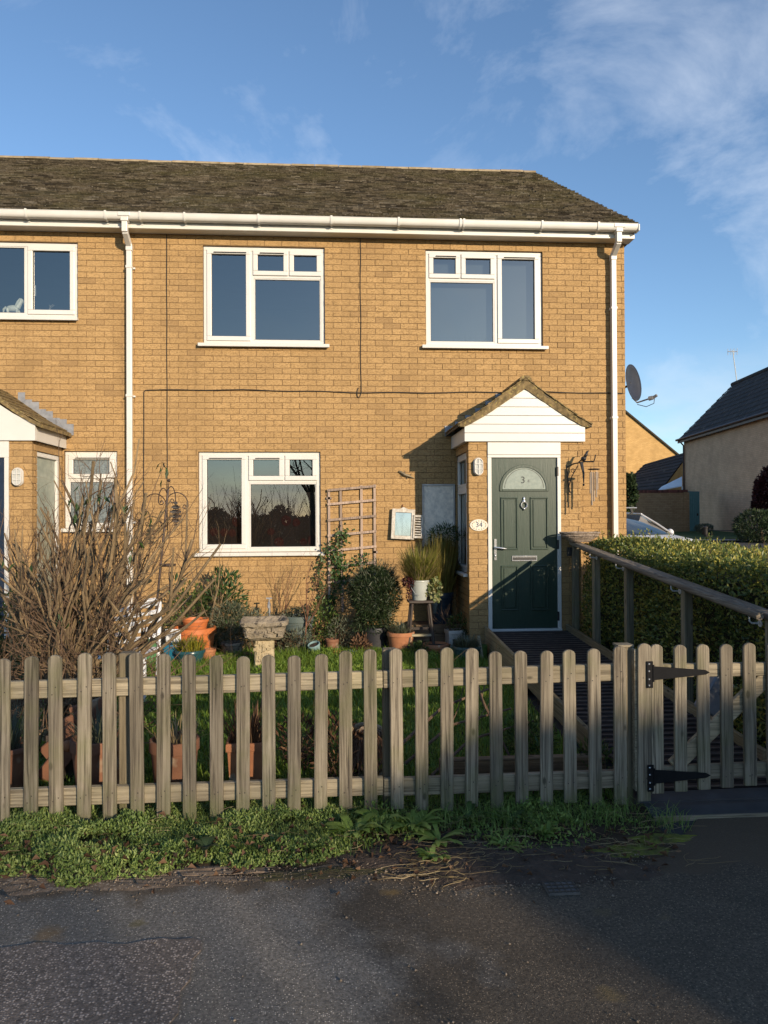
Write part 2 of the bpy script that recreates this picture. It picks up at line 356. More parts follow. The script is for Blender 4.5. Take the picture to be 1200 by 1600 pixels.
# ---------------------------------------------------------------- ground, pavement, road
def gz(x, y):                              # level street and garden, bank rising beyond the hedge
    pts = [(-400, 0), (2, 0), (6, .15), (11, .70), (16, .86), (26, 1.05), (60, 1.3), (400, 1.6)]
    for (a, b), (c, d) in zip(pts, pts[1:]):
        if y <= c: t = max(0, (y-a)/(c-a)); return b+(d-b)*t
    return 1.6
M_SOIL = pm('soil', (.075, .055, .036), (.045, .034, .024), 9, .97, .8, 40, spec=.1, bd=.02)
def asphalt(name, base, dark, chip, chipamt, bs, toned=True):
    m, nt, N, L, b = newmat(name); p = posn(N, L)
    big = noise(N, L, posn(N, L, (.9, 1.3, 1)), 1.15, 6, .62, .4)
    col = mixc(N, L, ramp(N, L, big, [(.40, 0), (.60, 1)]), base, dark)
    gx = N.new('ShaderNodeSeparateXYZ'); L.new(p, gx.inputs[0])
    if toned:  # asphalt darkens towards positive x, broken up by noise
        xdark = mth(N, L, 'ADD', mth(N, L, 'MULTIPLY', gx.outputs[0], .50), mth(N, L, 'MULTIPLY', noise(N, L, p, 2.1, 5, .6), 1.5))
        xdark = ramp(N, L, xdark, [(.70, 0), (1.0, 1)])
    col = mixc(N, L, ramp(N, L, noise(N, L, p, 70, 3, .7), [(.40, .65), (.55, 0)]), col, tuple(x*.45 for x in dark))
    vo = N.new('ShaderNodeTexVoronoi'); vo.inputs['Scale'].default_value = bs; L.new(p, vo.inputs['Vector'])
    sp = N.new('ShaderNodeSeparateColor'); L.new(vo.outputs['Color'], sp.inputs[0])
    sel = ramp(N, L, sp.outputs[0], [(1-chipamt, 0), (1-chipamt+.04, 1)])
    edge = ramp(N, L, vo.outputs['Distance'], [(.28, 1), (.5, 0)])
    col = mixc(N, L, mth(N, L, 'MULTIPLY', sel, mth(N, L, 'MULTIPLY', edge, .85)), col, chip)
    col = mixc(N, L, ramp(N, L, sp.outputs[1], [(.5, 0), (1, .55)]), col, tuple(x*.35 for x in dark))
    if toned: col = mixc(N, L, xdark, col, mixc(N, L, 1.0, col, (.50, .44, .365), 'MULTIPLY'))
    # rusty and mossy stains
    for (sx_, sy_, r, c) in ((-1.14, -6.52, .085, (.20, .12, .045)), (-.81, -6.46, .045, (.14, .11, .04)), (.245, -6.30, .05, (.19, .12, .04)), (.95, -7.05, .06, (.17, .12, .05)), (1.12, -6.53, .05, (.12, .09, .045)), (1.35, -6.58, .035, (.14, .10, .05))):
        v = N.new('ShaderNodeVectorMath'); v.operation = 'DISTANCE'; L.new(p, v.inputs[0]); v.inputs[1].default_value = (sx_, sy_, 0)
        d = mth(N, L, 'ADD', v.outputs['Value'], mth(N, L, 'MULTIPLY', mth(N, L, 'SUBTRACT', noise(N, L, p, 22, 4), .5), .12))
        col = mixc(N, L, ramp(N, L, mth(N, L, 'DIVIDE', d, r), [(.2, .6), (1.1, 0)]), col, c)
    # grit and moss along the verge
    ed = mth(N, L, 'ADD', gx.outputs[1], mth(N, L, 'MULTIPLY', noise(N, L, p, 4, 5), .55))
    col = mixc(N, L, ramp(N, L, mth(N, L, 'ADD', ed, 6.9), [(.93, 0), (1.0, .8)]), col, (.085, .062, .040))
    L.new(col, b.inputs['Base Color']); b.inputs['Specular IOR Level'].default_value = .35
    L.new(mth(N, L, 'MULTIPLY_ADD', big, .3, .62), b.inputs['Roughness'])
    bump(N, L, b, mth(N, L, 'ADD', sp.outputs[0], edge), .55, .004)
    return m
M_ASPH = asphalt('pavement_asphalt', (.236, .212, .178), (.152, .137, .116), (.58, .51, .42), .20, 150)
M_ASPH2 = asphalt('coarse_chip_surface', (.20, .16, .13), (.15, .122, .10), (.48, .39, .32), .55, 95, toned=False)
M_ROAD = pm('road_asphalt', (.05, .05, .052), (.035, .035, .037), 1.2, .9, .4, 150)
M_TURF = pm('turf_soil', (.035, .045, .015), (.05, .045, .02), 5, .95, .4, 30)

ys = [-300, -120, -60, -30, -14, -9.5, -6, -3, 0, 2, 4, 6, 8, 11, 13, 16, 21, 26, 40, 60, 120, 400]
xs = [-300, -100, -40, -15, -6, -2, 2, 6, 10, 15, 22, 40, 100, 300]
g = MB()
for j, y in enumerate(ys):
    for i, x in enumerate(xs): g.v.append((x, y, gz(x, y)-.012))
for j in range(len(ys)-1):
    for i in range(len(xs)-1):
        o = j*len(xs)+i; g.f.append((o, o+1, o+1+len(xs), o+len(xs)))
tag(g.build('ground', M_ROAD), kind='structure')
def sheet(name, poly, mat, z=0.0, thick=.012):
    m = MB(); m.prism([(x, y, z-thick) for x, y in poly], (0, 0, thick)); return tag(m.build(name, mat), kind='structure')
# front pavement with a ragged edge towards the verge
R1 = random.Random(5)
edge = []
for i in range(61):
    x = -12+i*24/60
    y = -6.05+.06*math.sin(x*2.1)+.05*R1.uniform(-1, 1)-(.22 if .35 < x < 1.3 else 0)
    if x > 1.62: y = -5.62
    edge.append((x, y))
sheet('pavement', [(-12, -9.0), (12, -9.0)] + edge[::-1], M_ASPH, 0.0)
sheet('pavement_patch', [(-3.2+.06*i, -6.60+.012*math.sin(i*1.7)+.010*math.sin(i*.6)) for i in range(45)] + [(-.52+.012*math.sin(i*2.1)-.002*i, -6.62-.06*i) for i in range(38)] + [(-3.2, -8.9)], M_ASPH2, .006, .01)
sheet('garden_bed', [(-6.4, -6.15), (1.72, -6.15), (1.72, -5.3), (1.78, -.01), (-6.4, -.01)], M_SOIL, -.003, .008)
sheet('lawn', [(-2.6, -5.35), (1.70, -5.35), (1.70, -1.25), (.9, -.85), (-2.3, -.7), (-2.6, -1.0)], M_TURF, .004, .006)
# far lawn on the bank and its edging path
def strip(name, ln, rn, mat, dz):
    m = MB(); n = len(ln)
    for p in ln+rn: m.v.append((p[0], p[1], gz(*p)+dz))
    m.f = [(i, i+1, n+i+1, n+i) for i in range(n-1)]
    return tag(m.build(name, mat), kind='structure')
M_FLAWN = pm('far_lawn', (.055, .095, .022), (.035, .065, .015), 1.5, .95, .6, 40)
M_PATH = pm('kerb_path', (.34, .29, .25), (.27, .23, .2), 3, .9)
strip('far_lawn', [(9.5, 16), (9.5, 26), (9.5, 40)], [(30, 11.8), (30, 26), (30, 40)], M_FLAWN, .05)
strip('kerb_path', [(9.5, 15.2), (9.5, 16)], [(30, 11.0), (30, 11.8)], M_PATH, .04)

# ---------------------------------------------------------------- bricks
BL, BH, BP, CO = .2120, .0675, .2195, .075
def sub(rects, op):
    out = []
    for (a, b, c, d) in rects:
        e, f_, g_, h = op
        if b <= e or a >= f_ or d <= g_ or c >= h: out.append((a, b, c, d)); continue
        if a < e: out.append((a, e, c, d))
        if b > f_: out.append((f_, b, c, d))
        i, j = max(a, e), min(b, f_)
        if c < g_: out.append((i, j, c, g_))
        if d > h: out.append((i, j, h, d))
    return [r for r in out if r[1]-r[0] > .012 and r[3]-r[2] > .012]
def wallface(parent, name, T, W, z0, z1, ops, nobj, rank, seed, wrap=0, phase=0.0):
    """brick wall in a local frame: u along, z up, T(u, depth, z) -> world; depth>0 goes into the wall"""
    R = random.Random(seed); us = sorted(set([0, W]+[o[0] for o in ops]+[o[1] for o in ops])); zs = sorted(set([z0, z1]+[o[2] for o in ops]+[o[3] for o in ops]))
    us = [u for u in us if 0 <= u <= W]; zs = [z for z in zs if z0 <= z <= z1]
    m = MB(); MD = .007
    for i in range(len(us)-1):
        for k in range(len(zs)-1):
            cu_, cz_ = (us[i]+us[i+1])/2, (zs[k]+zs[k+1])/2
            if any(o[0] < cu_ < o[1] and o[2] < cz_ < o[3] for o in ops): continue
            m.quad(T(us[i], MD, zs[k]), T(us[i+1], MD, zs[k]), T(us[i+1], MD, zs[k+1]), T(us[i], MD, zs[k+1]))
    for (a, b, c, d) in ops:
        a, b = max(0, a), min(W, b)
        for (p, q) in (((a, c), (b, c)), ((b, c), (b, d)), ((b, d), (a, d)), ((a, d), (a, c))):
            m.quad(T(p[0], MD, p[1]), T(q[0], MD, q[1]), T(q[0], .11, q[1]), T(p[0], .11, p[1]))
    wall = m.build(name, M_MORTAR, parent)
    full, cut = [], []
    k = 0; z = z0
    while z < z1-.01:
        u = -BP*(.5 if k % 2 else 0)+phase-BP
        while u < W:
            a, b = max(0, u), min(W, u+BL); zz = min(z+BH, z1)
            if b-a > .015:
                rs = [(a, b, z, zz)]
                for o in ops: rs = sub(rs, (o[0]-.002, o[1]+.002, o[2]-.002, o[3]+.002))
                for r in rs:
                    (full if (r[1]-r[0] > BL-.001 and r[3]-r[2] > BH-.001) else cut).append(r)
            u += BP
        z += CO; k += 1
    full.sort(key=lambda r: rank(T((r[0]+r[1])/2, 0, (r[2]+r[3])/2)))
    X = (T(1, 0, 0)-T(0, 0, 0)); D = (T(0, 1, 0)-T(0, 0, 0)); Zv = V(0, 0, 1)
    st = MB()
    def addb(r, mb):
        a, b, c, d = r; y = R.uniform(-.0022, .0022); j = .0012
        vs = []
        for (u, dp, zz) in ((a, 0, c), (b, 0, c), (b, 0, d), (a, 0, d), (a, .02, c), (b, .02, c), (b, .02, d), (a, .02, d)):
            vs.append(T(u+R.uniform(-j, j), dp+y+R.uniform(-j, j)*.8, zz+R.uniform(-j, j)*1.3))
        mb.add(vs, [(0, 1, 2, 3), (0, 4, 5, 1), (1, 5, 6, 2), (2, 6, 7, 3), (3, 7, 4, 0)])
    for r in full[nobj:]+cut: addb(r, st)
    st.build('bricks', M_BRICK, wall, kind='stuff')
    sh = MB(); h1, h2 = BL/2, BH/2
    sh.add([X*u+D*dp+Zv*z for (u, dp, z) in ((-h1, 0, -h2), (h1, 0, -h2), (h1, 0, h2), (-h1, 0, h2), (-h1, .02, -h2), (h1, .02, -h2), (h1, .02, h2), (-h1, .02, h2))],
           [(0, 1, 2, 3), (0, 4, 5, 1), (1, 5, 6, 2), (2, 6, 7, 3), (3, 7, 4, 0)])
    me = sh.mesh('brick', M_BRICK); pin = wmat(wall).inverted()
    for r in full[:nobj]:
        o = bpy.data.objects.new('brick', me); COL.objects.link(o)
        o.location = T((r[0]+r[1])/2, R.uniform(-.0022, .0022), (r[2]+r[3])/2); o.rotation_euler = (R.uniform(-.008, .008), R.uniform(-.006, .006), R.uniform(-.006, .006))
        o.parent = wall; o.matrix_parent_inverse = pin
    return wall
def camrank(p): return (Vector(p)-CAM).length + (100 if p[2] < .95 else 0)

# ---------------------------------------------------------------- windows
def ring(m, x0, x1, z0, z1, t, y0, y1):
    m.box(x0, x1, y0, y1, z1-t, z1).box(x0, x1, y0, y1, z0, z0+t).box(x0, x0+t, y0, y1, z0+t, z1-t).box(x1-t, x1, y0, y1, z0+t, z1-t)
def window(parent, x0, x1, z0, z1, mull, lights, label=None, sill=.075, glass=None, sillx=.055):
    """mull: frame bars (x0,x1,z0,z1) relative; lights: (kind, x0,x1,z0,z1) relative to lower-left; kind 's' opening sash, 'f' fixed"""
    Y = .035; m = MB(); ring(m, x0+.002, x1-.002, z0+.002, z1-.002, .05, Y, Y+.06)
    for a, b, c, d in mull: m.box(x0+a, x0+b, Y+.004, Y+.056, z0+c, z0+d)
    fr = m.build('window', M_WHITE, parent, bevel=.004)
    if label: fr['label'] = label
    for kd, a, b, c, d in lights:
        if kd == 's':
            t = .058; s = MB(); ring(s, x0+a, x0+b, z0+c, z0+d, t, Y-.016, Y+.03); sa = s.build('sash', M_WHITE, fr, bevel=.006, seg=2)
            ex = t
        else:
            t = .016; s = MB(); ring(s, x0+a, x0+b, z0+c, z0+d, t, Y+.006, Y+.03); s.build('glazing_bead', M_WHITE, fr, bevel=.004)
            ex = t
        q = MB(); ring(q, x0+a+ex-.001, x0+b-ex+.001, z0+c+ex-.001, z0+d-ex+.001, .005, Y+.012, Y+.02); q.build('gasket', M_GREYSEAL, fr)
        p = MB(); p.quad((x0+a+ex, Y+.021, z0+c+ex), (x0+b-ex, Y+.021, z0+c+ex), (x0+b-ex, Y+.021, z0+d-ex), (x0+a+ex, Y+.021, z0+d-ex))
        p.build('pane', glass or M_GLASS, fr)
        if kd == 's' and d-c < .4 or (kd == 's' and b-a > .5 and d-c > 1):
            v = MB(); v.box(x0+a+.09, x0+b-.05, Y-.030, Y-.0165, z0+d-.045, z0+d-.036); 
            if (a*7+b) % 1 > .45 or d-c > 1: v.build('trickle_vent', M_GREYSEAL, fr)
    if sill:
        s = MB(); s.box(x0-sillx, x1+sillx, -.055, Y-.001, z0-.036, z0-.002); s.box(x0-sillx-.004, x1+sillx+.004, -.066, -.0555, z0-.048, z0-.004)
        s.build('sill', M_WHITE, fr, bevel=.005)
    return fr
def threelight(parent, x0, z0, z1, flip=False, W=1.556, label=None):
    H = z1-z0; tr = H-.378
    mull = [(.592, .642, .05, H-.05), (.642, W-.05, tr-.022, tr+.022), (1.070, 1.112, tr+.022, H-.05)]
    lights = [('s', .045, .600, .045, H-.040), ('s', .634, 1.082, tr+.012, H-.040), ('s', 1.100, W-.045, tr+.012, H-.040), ('f', .642, W-.05, .05, tr-.022)]
    if flip:
        mull = [(W-b, W-a, c, d) for a, b, c, d in mull]; lights = [(k, W-b, W-a, c, d) for k, a, b, c, d in lights]
    return window(parent, x0, x0+W, z0, z1, mull, lights, label)

# ---------------------------------------------------------------- the two houses
HX0, HX1, NX0 = -2.572, 3.89, -6.6
SOF = 5.30
house = thing('brick_house', (.66, 4.6, 0), 'tan brick end-of-terrace house with dark green front door and satellite dish corner', 'house')
nbr = thing('brick_house', (-4.6, 4.6, 0), 'adjoining tan brick terrace house with blue door, partly behind the pruned shrub', 'house')
WIN1 = (-1.655, -.099, 3.905, 5.168); WIN2 = (1.222, 2.778, 3.912, 5.172); WIN3 = (-1.720, -.164, 1.224, 2.514)
PX0, PX1, PY = 1.597, 2.945, -.95            # porch box
def Tfront(ox): return lambda u, d, z: V(ox+u, d, z)
ops = [tuple(v-HX0 if i < 2 else v for i, v in enumerate(w_)) for w_ in (WIN1, WIN2, WIN3)]
ops2 = ops + [(PX0-HX0, PX1-HX0, -.2, 2.62)]
wallface(house, 'front_wall', Tfront(HX0), HX1-HX0, -.15, SOF+.12, ops2, 300, camrank, 1, phase=.06)
NW1 = (-4.45, -3.223, 4.212, 5.169); NW2 = (-3.392, -2.737, 1.546, 2.52)
nops = [tuple(v-NX0 if i < 2 else v for i, v in enumerate(w_)) for w_ in (NW1, NW2)]
wallface(nbr, 'front_wall', Tfront(NX0), HX0-NX0-.0015, -.15, SOF+.12, nops + [(-4.75-NX0, -3.41-NX0, -.2, 2.62)], 300, camrank, 2, phase=.09)
M_BODY = M_BRICKX
def body(parent, x0, x1, gable):
    RZ, RY = 8.38, 4.6
    if gable:
        m = MB(); m.prism([(x1-.11, .022, -.15), (x1-.11, 9.2, -.15), (x1-.11, 9.2, 5.42), (x1-.11, RY, RZ-.05), (x1-.11, .022, 5.47)], (.108, 0, 0)); m.build('gable_wall', M_BRICKX, parent)
    m = MB(); m.box(x0+.02, x1-.115, 9.08, 9.2, -.15, 5.4); m.build('rear_wall', M_BRICKF, parent)
    m = MB(); i0, i1 = x0+.03, x1-.13
    m.quad((i0, .115, .3), (i1, .115, .3), (i1, 3.4, .3), (i0, 3.4, .3)).quad((i0, 3.4, .3), (i1, 3.4, .3), (i1, 3.4, 2.72), (i0, 3.4, 2.72))
    m.quad((i0, .115, 2.72), (i1, .115, 2.72), (i1, 3.4, 2.72), (i0, 3.4, 2.72))
    m.quad((i0, .115, 2.86), (i1, .115, 2.86), (i1, 3.4, 2.86), (i0, 3.4, 2.86)).quad((i0, 3.4, 2.86), (i1, 3.4, 2.86), (i1, 3.4, 5.28), (i0, 3.4, 5.28))
    m.quad((i0, .115, 5.28), (i1, .115, 5.28), (i1, 3.4, 5.28), (i0, 3.4, 5.28))
    for x in (i0, i1): m.quad((x, .115, .3), (x, 3.4, .3), (x, 3.4, 5.28), (x, .115, 5.28))
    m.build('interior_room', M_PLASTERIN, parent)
body(house, HX0, HX1, True); body(nbr, NX0, HX0-.002, False)
threelight(house, WIN1[0], WIN1[2], WIN1[3]); threelight(house, WIN2[0], WIN2[2], WIN2[3], True)
w3 = threelight(house, WIN3[0], WIN3[2], WIN3[3])
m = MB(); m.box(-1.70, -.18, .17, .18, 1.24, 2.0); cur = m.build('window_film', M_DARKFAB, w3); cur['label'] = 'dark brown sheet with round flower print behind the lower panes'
m = MB(); R2 = random.Random(9)
for i in range(13):
    x, z = -1.55+.107*i+R2.uniform(-.03, .03), 1.36+R2.choice([0, .13, .26])+R2.uniform(-.02, .03); r = R2.uniform(.05, .075)
    if -1.02 < x < -.90: continue
    m.prism([(x+r*math.cos(t*.6283)*R2.uniform(.85, 1.1), .169, z+r*math.sin(t*.6283)*R2.uniform(.85, 1.1)) for t in range(10)], (0, -.004, 0))
m.build('flower_print', pm('poppy_print', (.07, .014, .010), (.045, .010, .008), 9, .9), w3, kind='stuff')
# grey sheet a little inside one upper window
M_INSHEET = pm('grey_inner_sheet', (.085, .095, .10), (.07, .08, .085), 2, .9)
m = MB(); m.box(1.25, 2.76, .16, .166, 3.93, 5.15); m.build('inner_sheet', M_INSHEET, house)
# neighbour windows
window(nbr, NW1[0], NW1[1], NW1[2], NW1[3], [(.57, .615, .05, .907)], [('f', .05, .57, .05, .907), ('s', .605, NW1[1]-NW1[0]-.045, .045, .912)], sill=.05, sillx=.012)
m = MB(); m.box(-3.78, -3.765, .065, .085, 4.50, 4.64); m.build('window_handle', M_WHITE, nbr, bevel=.004)
window(nbr, NW2[0], NW2[1], NW2[2], NW2[3], [(.05, .605, .60, .645)], [('s', .045, .610, .63, .93), ('f', .05, .605, .05, .60)], glass=M_FROST, sillx=.02)

# eaves
def eaves(parent, x0, x1):
    m = MB(); m.box(x0, x1, -.19, -.168, SOF-.004, 5.455); m.build('fascia', M_WHITE2, parent, bevel=.004)
    m = MB(); m.box(x0, x1, -.167, .02, SOF, SOF+.012); m.build('soffit', M_WHITE2, parent)
    pr = []
    for k in range(11):
        t = math.pi*k/10; pr.append((-.248-.055*math.cos(t), 5.432-.068*math.sin(t)))
    m = MB(); n = len(pr)
    prof = [(-.308, 5.445), (-.300, 5.445)] if 0 else []
    outer = [(-.306, 5.449), (-.306, 5.440), (-.301, 5.400), (-.290, 5.376), (-.272, 5.366), (-.222, 5.366), (-.200, 5.376), (-.193, 5.40), (-.193, 5.44)]; inner = [(-.2495+(y+.2495)*.93, 5.449+(z-5.449)*.95) for y, z in outer][::-1]
    m.prism([(x0, y, z) for y, z in outer+inner], (x1-x0, 0, 0)); gu = m.build('gutter', M_WHITE2, parent, smooth=True)
    m = MB(); m.tube([(x0+.001, -.304, 5.447), (x1-.001, -.304, 5.447)], .006, 6); m.build('gutter_lip', M_WHITE2, gu, smooth=True)
    return gu
gu = eaves(house, HX0+.02, 3.955); gn = eaves(nbr, NX0, HX0+.016)
def bracket(x, gu_, wdt=.026):
    m = MB()
    pr = [(-.318, 5.459), (-.317, 5.438), (-.311, 5.396), (-.298, 5.366), (-.275, 5.354), (-.221, 5.354), (-.1915, 5.368)]
    inn = [(-.252+(y+.252)*.93, 5.455+(z-5.455)*.95) for y, z in pr][::-1]
    m.prism([(x, y, z) for y, z in pr+inn], (wdt, 0, 0)); m.box(x, x+wdt, -.20, -.1895, 5.335, 5.42)
    m.build('gutter_bracket', M_WHITE2, gu_, smooth=True)
for x in (-1.84, -.93, -.02, .83, 1.62, 2.68, 3.42): bracket(x, gu)
bracket(1.665, gu); bracket(-2.80, gn); bracket(-2.38, gu); bracket(-3.75, gn); bracket(-4.6, gn)
m = MB(); m.box(3.955, 3.975, -.315, -.19, 5.358, 5.446); m.build('gutter_stop_end', M_WHITE2, gu, bevel=.006)
# barge box at the right end of the eaves
m = MB(); m.prism([(3.892, -.165, SOF+.002), (3.892, .25, SOF+.002), (3.892, .25, 5.62), (3.892, -.165, 5.44)], (.055, 0, 0)); m.build('eaves_box_end', pm('brown_barge', (.16, .1, .06), None, 9, .8), house)
def downpipe(parent, x, z0, clips):
    m = MB(); m.box(x-.045, x+.045, -.300, -.205, 5.345, 5.445); m.box(x-.034, x+.034, -.290, -.222, 5.215, 5.345)
    m.box(x-.075, x+.075, -.312, -.196, 5.40, 5.448)
    a, b = V(x, -.256, 5.225), V(x, -.062, 5.115); m.beam(a, b, .066, .066, (0, 1, .5)); 
    m.box(x-.038, x+.038, -.100, -.022, 5.05, 5.135)
    m.box(x-.0325, x+.0325, -.094, -.028, z0, 5.05)
    dp = m.build('downpipe', M_WHITE, parent, bevel=.006, seg=2)
    for z in clips:
        c = MB(); c.box(x-.040, x+.040, -.100, -.001, z, z+.032); c.box(x+.040, x+.062, -.03, -.004, z+.004, z+.026); c.build('pipe_clip', M_WHITE, dp, bevel=.003)
downpipe(house, 3.712, .02, (4.4, 2.95, 1.35)); downpipe(house, -2.562, .02, (4.83, 3.2, 1.6))

# roof: every tile is geometry
EV, RG = V(0, -.275, 5.458), V(0, 4.6, 8.42)
sd = (RG-EV).normalized(); sl_ = (RG-EV).length; sn = V(0, -sd.z, sd.y)
def roof(parent, x0, x1, seed):
    R = random.Random(seed)
    m = MB(); m.prism([(x0, EV.y, EV.z-.03), (x0, RG.y, RG.z-.03), (x0, RG.y, RG.z-.06), (x0, EV.y+.04, EV.z-.05)], (x1-x0, 0, 0)); 
    m.prism([(x0, RG.y, RG.z-.03), (x0, 9.4, 5.5), (x0, 9.4, 5.45), (x0, RG.y, RG.z-.08)], (x1-x0, 0, 0)); rf = m.build('roof', M_TILE, parent)
    t = MB(); G, TW = .106, .150; rows = int(sl_/G)+1
    for i in range(rows):
        s0 = i*G; x = x0-(TW/2 if i % 2 else 0)
        while x < x1:
            a, b = max(x, x0)+.001, min(x+TW-.003, x1)
            if b-a > .02:
                lf = R.uniform(-.003, .009)+(.014 if R.random() < .10 else 0); dz = R.uniform(-.006, .006); sk = R.uniform(-.003, .003)
                vs = []
                for (u, s, h) in ((a, s0+dz+sk, .019+lf), (b, s0+dz-sk, .019+lf+R.uniform(-.003, .003)), (b, s0+G*1.25, .006), (a, s0+G*1.25, .006), (a, s0+dz+sk, -.004), (b, s0+dz-sk, -.004)):
                    p = EV+sd*min(s, sl_+.01)+sn*h; vs.append((u, p.y, p.z))
                t.add(vs, [(0, 1, 2, 3), (4, 5, 1, 0), (0, 3, 4), (1, 5, 2)])
            x += TW
    t.build('roof_tiles', M_PLAIN, rf, kind='stuff')
    x = x0; rt = MB(); rt.prism([(0, RG.y+.11*math.cos(math.pi*k/8), RG.z-.045+.075*math.sin(math.pi*k/8)) for k in range(9)], (.44, 0, 0)); me = rt.mesh('ridge_tile', M_RIDGE)
    pin = wmat(rf).inverted()
    while x < x1-.1:
        o = bpy.data.objects.new('ridge_tile', me); COL.objects.link(o); o.location = (x, 0, R.uniform(-.006, .008)); o.parent = rf; o.matrix_parent_inverse = pin
        if x+.44 > x1: o.scale.x = (x1-x)/.44
        x += .45
    return rf
rf = roof(house, HX0+.003, 3.97, 3); roof(nbr, NX0, HX0, 4)
m = MB(); m.prism([(3.93, EV.y, EV.z-.028), (3.93, RG.y, RG.z-.028), (3.93, RG.y, RG.z-.10), (3.93, EV.y+.06, EV.z-.10)], (.03, 0, 0)); m.build('verge', M_VERGE, rf)
# ---------------------------------------------------------------- porch and front door
def text(name, s, size, loc, rot, mat, parent, ext=.0015):
    c = bpy.data.curves.new(name, 'FONT'); c.body = s; c.size = size; c.extrude = ext; c.align_x = 'CENTER'; c.align_y = 'CENTER'
    t = bpy.data.objects.new(name+'_tmp', c); COL.objects.link(t)
    dg = bpy.context.evaluated_depsgraph_get(); me = bpy.data.meshes.new_from_object(t.evaluated_get(dg)); bpy.data.objects.remove(t)
    me.materials.clear(); me.materials.append(mat)
    o = bpy.data.objects.new(name, me); COL.objects.link(o); o.location = loc; o.rotation_euler = rot
    return setp(o, parent)
DFX0, DFX1, DFZ0, DFZ1 = 1.822, 2.702, .305, 2.395
pf = wallface(house, 'porch_front_wall', lambda u, d, z: V(PX0+u, PY+d, z), PX1-PX0, -.1, 2.552, [(DFX0-PX0, DFX1-PX0, -.2, 2.6)], 300, camrank, 11, phase=.112)
SW = (.07, .80, .98, 2.45)
wallface(house, 'porch_side_wall', lambda u, d, z: V(PX0+d, -u, z), -PY, -.1, 2.552, [SW], 60, camrank, 12)
wallface(house, 'porch_side_wall', lambda u, d, z: V(PX1-d, -u, z), -PY, -.1, 2.552, [], 0, camrank, 13)
# side window of the porch
m = MB(); X = PX0+.02
def ringy(m, y0, y1, z0, z1, t, x0, x1): m.box(x0, x1, y0, y1, z1-t, z1).box(x0, x1, y0, y1, z0, z0+t).box(x0, x1, y0, y0+t, z0+t, z1-t).box(x0, x1, y1-t, y1, z0+t, z1-t)
ringy(m, -.798, -.072, .982, 2.448, .055, X, X+.06); m.box(X-.01, X+.055, -.743, -.127, 1.98, 2.04)
pw = m.build('porch_window', M_WHITE, house, bevel=.004)
for z0, z1 in ((1.037, 1.98), (2.04, 2.393)):
    q = MB(); q.quad((X+.03, -.743, z0), (X+.03, -.127, z0), (X+.03, -.127, z1), (X+.03, -.743, z1)); q.build('pane', M_GLASS, pw)
    q = MB(); ringy(q, -.743, -.127, z0, z1, .03, X-.012, X+.025); q.build('sash', M_WHITE, pw, bevel=.004)
m = MB(); m.box(PX0-.05, X-.001, -.84, -.03, .945, .98); m.build('sill', M_WHITE, pw, bevel=.004)
# door frame
m = MB(); m.box(DFX0, DFX0+.046, PY-.014, PY+.07, DFZ0+.03, DFZ1-.032).box(DFX1-.042, DFX1, PY-.014, PY+.07, DFZ0+.03, DFZ1-.032).box(DFX0, DFX1, PY-.014, PY+.07, DFZ1-.032, DFZ1)
m.box(DFX0+.046, DFX1-.042, PY-.03, PY+.07, DFZ0, DFZ0+.03); m.box(DFX0, DFX0+.046, PY-.03, PY+.07, DFZ0-.002, DFZ0+.03); m.box(DFX1-.042, DFX1, PY-.03, PY+.07, DFZ0-.002, DFZ0+.03)
m.build('door_frame', M_WHITE, house, bevel=.004)
m = MB(); m.box(DFX0, DFX1, PY-.018, PY+.05, DFZ1+.002, 2.545); m.build('lintel_panel', M_WHITE, house, bevel=.004)
# door leaf
mt, nt, N_, L_, b_ = newmat('green_door')
pg = noise(N_, L_, posn(N_, L_, (34, 34, 3.2)), 1.0, 5, .6, 1.6)
L_.new(mixc(N_, L_, ramp(N_, L_, pg, [(.35, 0), (.65, 1)]), (.022, .042, .029), (.030, .053, .037)), b_.inputs['Base Color'])
b_.inputs['Roughness'].default_value = .34; b_.inputs['Specular IOR Level'].default_value = .45; bump(N_, L_, b_, pg, .35, .003)
M_DOOR = mt
DX0, DX1, DZ0, DZ1, DY = DFX0+.048, DFX1-.044, DFZ0+.033, DFZ1-.034, PY+.012
m = MB(); m.box(DX0, DX1, DY, DY+.045, DZ0, DZ1); door = m.build('door', M_DOOR, house, bevel=.003); door['label'] = 'dark green panelled front door with arched glass light'
cx = (DX0+DX1)/2
def panel(a, b, c, d):
    q = MB(); ring(q, a, b, c, d, .018, DY-.015, DY-.0005); q.box(a+.034, b-.034, DY-.010, DY-.0005, c+.030, d-.030); q.build('door_panel', M_DOOR, door, bevel=.005, seg=2)
for (a, b) in ((cx-.285, cx-.08), (cx+.07, cx+.285)):
    panel(a, b, 1.27, 1.895); panel(a, b, .55, 1.085)
def arch(r, n=24): return [(cx+r*math.cos(math.pi*k/n), 1.99+r*math.sin(math.pi*k/n)*.98) for k in range(n+1)]
q = MB(); ro, ri = arch(.297), arch(.262); base = 1.965
q.prism([(x, DY-.014, z) for x, z in ro] + [(cx-.297, DY-.014, base)] + [(cx-.262, DY-.014, base), *[(x, DY-.014, z) for x, z in ri[::-1]]] + [(cx+.262, DY-.014, base), (cx+.297, DY-.014, base)], (0, .0135, 0))
q.box(cx-.262, cx+.262, DY-.014, DY-.0005, base, base+.024)
fl = q.build('fanlight', M_DOOR, door, bevel=.003)
q = MB(); q.prism([(x, DY-.004, z) for x, z in arch(.262)], (0, .003, 0)); M_FAN = pm('etched_glass', (.27, .31, .27), (.22, .26, .23), 30, .18, .1, 200, spec=.8); q.build('pane', M_FAN, fl)
